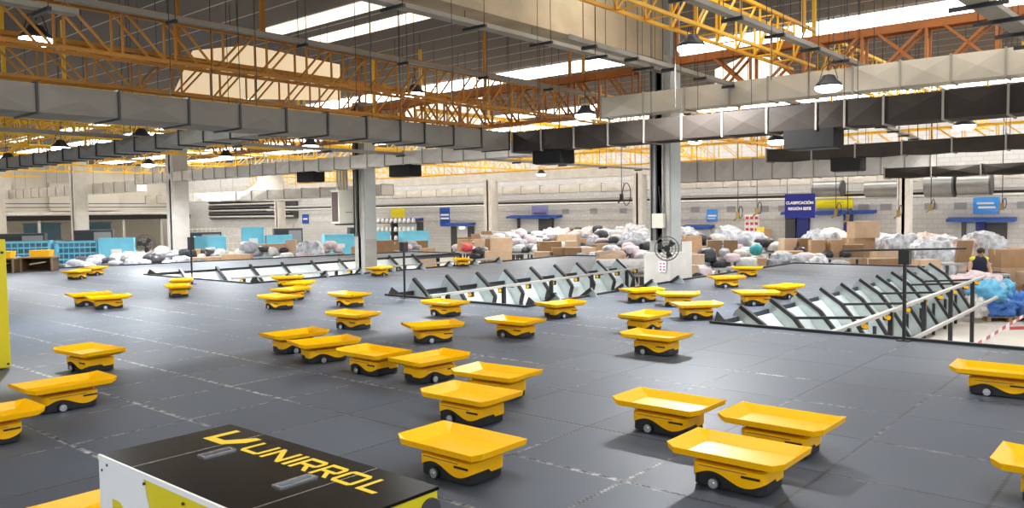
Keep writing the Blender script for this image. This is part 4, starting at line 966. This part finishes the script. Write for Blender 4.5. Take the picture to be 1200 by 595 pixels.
area('right of the far right chutes', [(26.9, 6.1, .55, 'bundle'), (28.4, 5.6, .5, 'bundle'), (29.8, 5.2, .75, 'bundle'), (30.2, 6.4, .6, 'bundle'), (28.3, 4.3, .1, 'boxes'), (27.6, 3.3, .0, 'boxes'), (24.9, 2.6, -.4, 'mixed'), (23.2, 2.4, -.3, 'boxes'), (29.6, 3.2, -.2, 'bags'), (30.5, 4.1, .35, 'boxes')])
area('in the dark heap past the left platform edge', [(10.9, 29.0, .22, 'dark'), (11.9, 29.6, .3, 'dark'), (12.5, 28.3, .2, 'dark'), (13.3, 29.3, .4, 'dark'), (13.9, 28.2, .22, 'dark'), (10.2, 30.6, .35, 'dark'), (15.0, 29.9, .42, 'dark'), (14.6, 27.7, .1, 'dark')], math.radians(-25))
area('behind the left platform edge', [(9.0, 31.4, .2, 'bags'), (17.0, 30.8, .3, 'mixed'), (18.5, 29.6, .35, 'bags'), (20.2, 30.6, .4, 'mixed'), (21.6, 29.2, .35, 'bags'), (15.6, 28.4, .1, 'boxes'), (17.4, 29.2, .15, 'boxes'), (19.0, 27.7, .1, 'bags'), (20.4, 28.6, .45, 'bundle'), (22.0, 27.2, .2, 'boxes'), (23.6, 27.6, .2, 'boxes'), (24.4, 25.6, .2, 'boxes'),
      (25.6, 28.0, .35, 'mixed'), (6.6, 31.6, .35, 'bags'), (4.6, 32.6, .5, 'bags'), (26.2, 23.8, .3, 'bags'), (8.0, 34, .4, 'boxes')], math.radians(-25))
# blobs share meshes between colours: give each its own paint
# notable single goods
place = 'in front'
t_ = pallet(24.1, 3.75, math.radians(-60), 'under the blue bags')
for dx, dy, dz, sx, sz, sd_, mt_, lab in ((-.25, .1, 0, .55, .75, 3, BAGB, 'royal blue parcel bag low on the pallet by the right opening'), (.3, -.3, 0, .48, .8, 4, BAGB, 'small royal blue parcel bag at the right of the pallet'),
        (-.25, .3, .32, .7, .8, 5, BAGC, 'light blue parcel bag lying across the pallet by the right opening'), (.35, .1, .36, .5, .7, 6, BAGC, 'smaller light blue parcel bag at the right end of the pallet'), (.1, .6, .5, .75, .75, 7, BAGP, 'pale pink bag on top behind the light blue one'),
        (.55, -.75, 0, .5, .7, 8, BAGK, 'black bag on the floor right of the blue bags'), (-.75, .45, .0, .4, .7, 9, BAGW, 'white bag left of the royal blue one by the right opening')):
    o = solo('parcel_bag', M().blob((0, 0, .3), (.8, .6, .45), sd_ * 3, .85, .42, 28, 18, .66, 2.4), mt_, lab, 'bag', (24.0 + dx, 3.75 + dy, GZ + .13 + dz), sd_ * .7); o.scale = (sx, sx, sz)
bx_ = thing('open_bin', 'dark blue open bin right of the conveyor rail', 'bin', (27.0, 4.6, GZ), V)
obj('bin_shell', M().bx(-.45, .45, -.3, .3, 0, .03).bx(-.45, .45, -.3, -.27, 0, 1.0).bx(-.45, .45, .27, .3, 0, 1.0).bx(-.45, -.42, -.3, .3, 0, 1.0).bx(.42, .45, -.3, .3, 0, 1.0), NAVY, bx_); obj('bin_rim', M().bx(-.48, .48, -.33, -.3, .9, 1.0).bx(-.48, .48, .3, .33, .9, 1.0), STEELG, bx_)
solo('blue_ball_bag', M().blob((0, 0, .17), (.2, .2, .18), 5, .9, .1), TEAL, 'round teal parcel on the boxes right of the centre column', 'parcel', (24.0, 10.4, .17))
solo('red_bag', M().blob((0, 0, .15), (.24, .2, .18), 8, .8, .25), RED, 'red bag among the goods behind the left chutes with white sheets', 'bag', (24.4, 23.2, .0))
solo('kraft_parcel', M().blob((0, 0, .2), (.45, .3, .24), 12, .7, .3, 20, 14), CARDL, 'crumpled kraft paper parcel behind the end of the central chutes', 'parcel', (20.3, 13.35, -.03), V)
solo('white_roll', M().cyl((-.7, 0, 0), (.7, 0, 0), .22, 16), BAGW, 'thick white roll lying at the end of the central chutes', 'roll', (19.9, 12.75, -.02), math.radians(-60))
bench(19.9, 12.75, 1.4, .6, 1.1, math.radians(-60), 'under the white roll')
bench(25.6, 5.0, 1.3, .7, 1.36, V, 'right of the far right chutes')
solo('flat_carton', M().prism([(-.2, 0), (.2, 0), (.3, .62), (-.1, .62)], lambda u, z: (u, -.06, z), lambda u, z: (u, .06, z)), CARDD, 'brown flat carton leaning upright behind the right chutes', 'box', (25.6, 5.0, .01), V)
# white sheets in the nearest end of the far left opening
number_goods()
# wire trolley and worker at the right
tr = thing('wire_trolley', 'grey wire trolley in front of the bending worker', 'trolley', (24.95, 4.22, GZ), V)
# barrier tape
bt = thing('barrier_tape', 'red and white barrier tape strung on the floor beside the right opening', 'tape')
pts = [(14.5, 3.1, -1.0), (18.0, 3.0, -.95), (21.6, 2.9, -.9), (25.5, 1.2, -.75)]
tb = M(); cols = []
def stretch(a, b, n):
    a, b = Vector(a), Vector(b)
    for k in range(n): tb.bar(a + (b - a) * (k / n), a + (b - a) * ((k + 1) / n), .004, .07); cols.extend([k % 2] * 6)
for a, b in zip(pts[:-1], pts[1:]): stretch(a, b, 10)
stretch((19.5, 3.2, -1.0), (20.8, 1.0, -.9), 8)
tbm = tb.mesh('tape_band'); tbm.materials.append(WHITE); tbm.materials.append(RED); tbm.polygons.foreach_set('material_index', cols)
obj('tape_band', tbm, None, bt)
for p in pts[:3] + [(19.5, 3.2, -1.), (20.8, 1.0, -.9)]: obj('stake', M().bx(p[0] - .02, p[0] + .02, p[1] - .02, p[1] + .02, GZ, p[2] + .06), WHITE, bt)

# hanging cables with pendant tools
def pendant(x, y, ztop, zend, label, loop=.0):
    t = thing('pendant_cable', label, 'cable', (x, y, 0), group='hanging cables over the sorting area')
    obj('cable_drop', M().cyl((0, 0, zend), (0, 0, ztop), .014, 6), BLACK, t)
    obj('tool', M().box((0, 0, zend - .12), (.1, .1, .26)).cyl((0, .06, zend - .22), (.02, .16, zend - .3), .03, 8), GREENY if loop < .2 else BLACK, t)
    if loop: obj('cable_loop', M().tube([(.03, -.02 - loop * (1 - math.cos(a)) * .5, zend - .2 + (loop + .1) * math.sin(a) * .9 + .2) for a in [2 * PI * k / 18 for k in range(18)]], .016, 6, True), BLACK, t)
pendant(24.6, 15.7, 6.5, 2.2, 'hanging black cable with a loop left of the centre column', .34)
pendant(27.5, 12.6, 6.5, 1.5, 'hanging cable with ochre hook, left of two right of the centre column', .14)
pendant(28.0, 12.1, 6.5, 1.65, 'hanging cable with ochre hook, right of two right of the centre column', .14)
pendant(29.5, 9.8, 6.5, 1.55, 'hanging cable with ochre hook left of the dark blue sign', .16)
pendant(30.0, 9.55, 6.5, 1.35, 'lower ochre hook right beside the dark blue sign', .14)
pendant(31, 8.1, 6.5, 1.5, 'hanging cable with black grip in front of the blue dock', .1)
pendant(33, 7.5, 6.5, 1.7, 'hanging cable with ochre hook near the right pale column', .1)
pendant(33, 5.2, 6.5, 1.7, 'hanging cable with grip by the right dock', .1)
for i, (x, y) in enumerate(((9.2, 9.0), (8.4, 10.4), (7.2, 8.6), (11.0, 8.7), (12.6, 8.6), (10.4, 4.3), (12.0, 6.6), (14.2, 5.2), (6.2, 9.8), (5.6, 11.0), (13.6, 8.0), (15.0, 6.6))):
    solo('hanging_wire', M().cyl((0, 0, 3.3), (0, 0, 6.6), .006, 6), FLANGE, 'thin dark suspension wire dropping from the roof over the platform, %s of twelve' % ORD[i], 'wire', (x, y, 0), group='suspension wires over the platform')

# shelves with white jars at far left of the wall
sh = thing('storage_rack', 'dark storage rack with rows of white containers by the far wall left of centre', 'rack', (37.5, 42.6, GZ), -PI / 2)
for k in range(4): obj('shelf', M().bx(-2.6, 2.6, -.3, .3, .5 + .6 * k, .54 + .6 * k), DARK, sh)
for sx in (-2.6, 0, 2.6): obj('upright', M().bx(sx - .03, sx + .03, -.3, .3, 0, 2.4), DARK, sh)
jar = M().lathe([(.001, 0), (.13, 0), (.13, .22), (.08, .28), (.08, .32), (.001, .32)], n=12).mesh('jar')
for k in range(3):
    for j in range(11):
        solo('white_jar', jar, WHITE, 'white container on the %s shelf of the dark rack, %s from the left' % (('lower', 'middle', 'upper')[k], ORD[j]), 'container', (37.35, 45.0 - .45 * j, GZ + .54 + .6 * (k + 1)), group='white containers on the rack')

# ------------------------------------------------------------------ worker
def worker():
    t = thing('person', 'worker in navy vest with yellow shoulders bending over a trolley at the right', 'person', (25.6, 4.66, GZ), math.radians(-150))
    J = {'pelvis': (0, 0, .95, .15), 'waist': (.06, 0, 1.10, .145), 'chest': (.20, 0, 1.32, .165), 'neckb': (.29, 0, 1.50, .075), 'neck': (.32, 0, 1.56, .06), 'head': (.37, 0, 1.66, .095), 'crown': (.40, 0, 1.75, .075), 'chin': (.43, 0, 1.61, .05),
         'hipL': (0, .09, .90, .10), 'kneeL': (.05, .11, .50, .068), 'ankL': (0, .11, .09, .05), 'toeL': (.16, .12, .04, .042), 'hipR': (0, -.09, .90, .10), 'kneeR': (.03, -.11, .50, .068), 'ankR': (-.04, -.11, .09, .05), 'toeR': (.12, -.12, .04, .042),
         'shL': (.24, .19, 1.43, .075), 'elL': (.32, .27, 1.17, .05), 'wrL': (.50, .22, 1.02, .033), 'palmL': (.57, .21, .99, .034), 'shR': (.24, -.19, 1.43, .075), 'elR': (.32, -.27, 1.17, .05), 'wrR': (.50, -.22, 1.02, .033), 'palmR': (.57, -.21, .99, .034)}
    E_ = [('pelvis', 'waist'), ('waist', 'chest'), ('chest', 'neckb'), ('neckb', 'neck'), ('neck', 'head'), ('head', 'crown'), ('head', 'chin'), ('pelvis', 'hipL'), ('hipL', 'kneeL'), ('kneeL', 'ankL'), ('ankL', 'toeL'), ('pelvis', 'hipR'), ('hipR', 'kneeR'), ('kneeR', 'ankR'), ('ankR', 'toeR'),
          ('chest', 'shL'), ('shL', 'elL'), ('elL', 'wrL'), ('wrL', 'palmL'), ('chest', 'shR'), ('shR', 'elR'), ('elR', 'wrR'), ('wrR', 'palmR')]
    for sd_, sg in (('L', 1), ('R', -1)):
        px, py, pz, _ = J['palm' + sd_]
        for k, (dy, ln) in enumerate(((.03, .075), (.010, .085), (-.010, .08), (-.03, .065))):
            a, b = 'f%d%s' % (k, sd_), 'g%d%s' % (k, sd_)
            J[a] = (px + ln * .6, py + dy, pz - .02, .0095); J[b] = (px + ln * .95, py + dy, pz - .055, .008)
            E_ += [('palm' + sd_, a), (a, b)]
        J['t' + sd_] = (px + .02, py - sg * .055, pz - .01, .011); J['u' + sd_] = (px + .06, py - sg * .06, pz - .03, .009); E_ += [('palm' + sd_, 't' + sd_), ('t' + sd_, 'u' + sd_)]
    ks = list(J); me = bpy.data.meshes.new('body'); me.from_pydata([J[k][:3] for k in ks], [(ks.index(a), ks.index(b)) for a, b in E_], [])
    o = bpy.data.objects.new('body', me); COL.objects.link(o); o.parent = t
    sk = o.modifiers.new('skin', 'SKIN'); ss = o.modifiers.new('sub', 'SUBSURF'); ss.levels = 1; ss.render_levels = 2
    for i, k in enumerate(ks): r = J[k][3]; me.skin_vertices[0].data[i].radius = (r, r); me.skin_vertices[0].data[i].use_root = (k == 'pelvis')
    me.materials.append(SKIN)
    v = M().blob((.13, 0, 1.24), (.20, .235, .34), 3, .8, .03, 20, 14); me2 = v.mesh('vest')
    for vert in me2.vertices: vert.co.x += (vert.co.z - 1.24) * .45
    obj('vest', me2, NAVY, t)
    sh_ = M().blob((.25, 0, 1.49), (.12, .25, .075), 4, .8, .03, 18, 10); obj('yellow_yoke', sh_, HIVIS, t)
    tz = M()
    for s in (1, -1): tz.cyl((0, s * .09, .98), (.045, s * .11, .5), .125, 14, .09); tz.cyl((.045, s * .11, .5), (0 if s > 0 else -.04, s * .11, .08), .09, 14, .075)
    tz.blob((.0, 0, .98), (.17, .2, .14), 5, .9, .02); obj('trousers', tz, TROUSER, t)
    hr = M().blob((.375, 0, 1.715), (.115, .10, .095), 6, .95, .04); obj('hair', hr, HAIR, t)
    fc = M().blob((.475, 0, 1.66), (.03, .016, .022), 7, 1, 0, 8, 6); 
    for s in (1, -1): fc.blob((.37, s * .095, 1.66), (.022, .012, .03), 8, 1, 0, 8, 6)
    obj('nose_and_ears', fc, SKIN, t)
    ey = M()
    for s in (1, -1): ey.blob((.462, s * .034, 1.68), (.008, .008, .005), 9, 1, 0, 8, 6)
    ey.bx(.462, .468, -.025, .025, 1.612, 1.618); obj('eyes_and_mouth', ey, HAIR, t)
    for s in (1, -1): obj('shoe', M().blob((.06 if s > 0 else .02, s * .115, .05), (.15, .055, .055), 2, .7, .02, 12, 8, .9), BLACK, t)
worker()
m = M()
for z in (.25, .55, .85, 1.1): m.tube([(-.4, -.28, z), (.4, -.28, z), (.4, .28, z), (-.4, .28, z)], .012, 6, True)
for k in range(9):
    for y in (-.28, .28): m.bar((-.4 + .1 * k, y, .25), (-.4 + .1 * k, y, 1.1), .01)
for k in range(6):
    for x in (-.4, .4): m.bar((x, -.28 + .112 * k, .25), (x, -.28 + .112 * k, 1.1), .01)
obj('wire_basket', m, STEELG, tr); obj('basket_floor', M().bx(-.4, .4, -.28, .28, .24, .26), STEELG, tr)
for sx in (-1, 1):
    for sy in (-1, 1): obj('caster', M().cyl((sx * .33, sy * .22 - .015, .05), (sx * .33, sy * .22 + .015, .05), .05, 12).bx(sx * .33 - .015, sx * .33 + .015, sy * .22 - .02, sy * .22 + .02, .06, .24), BLACK, tr)

# ------------------------------------------------------------------ world and view
w = bpy.data.worlds.new('world'); S.world = w; w.use_nodes = True
bg = w.node_tree.nodes['Background']; bg.inputs['Color'].default_value = (.84, .92, 1, 1); bg.inputs['Strength'].default_value = 1.25
S.view_settings.view_transform = 'Standard'; S.view_settings.look = 'None'; S.view_settings.exposure = .35; S.view_settings.gamma = 1.
S.view_settings.use_curve_mapping = False
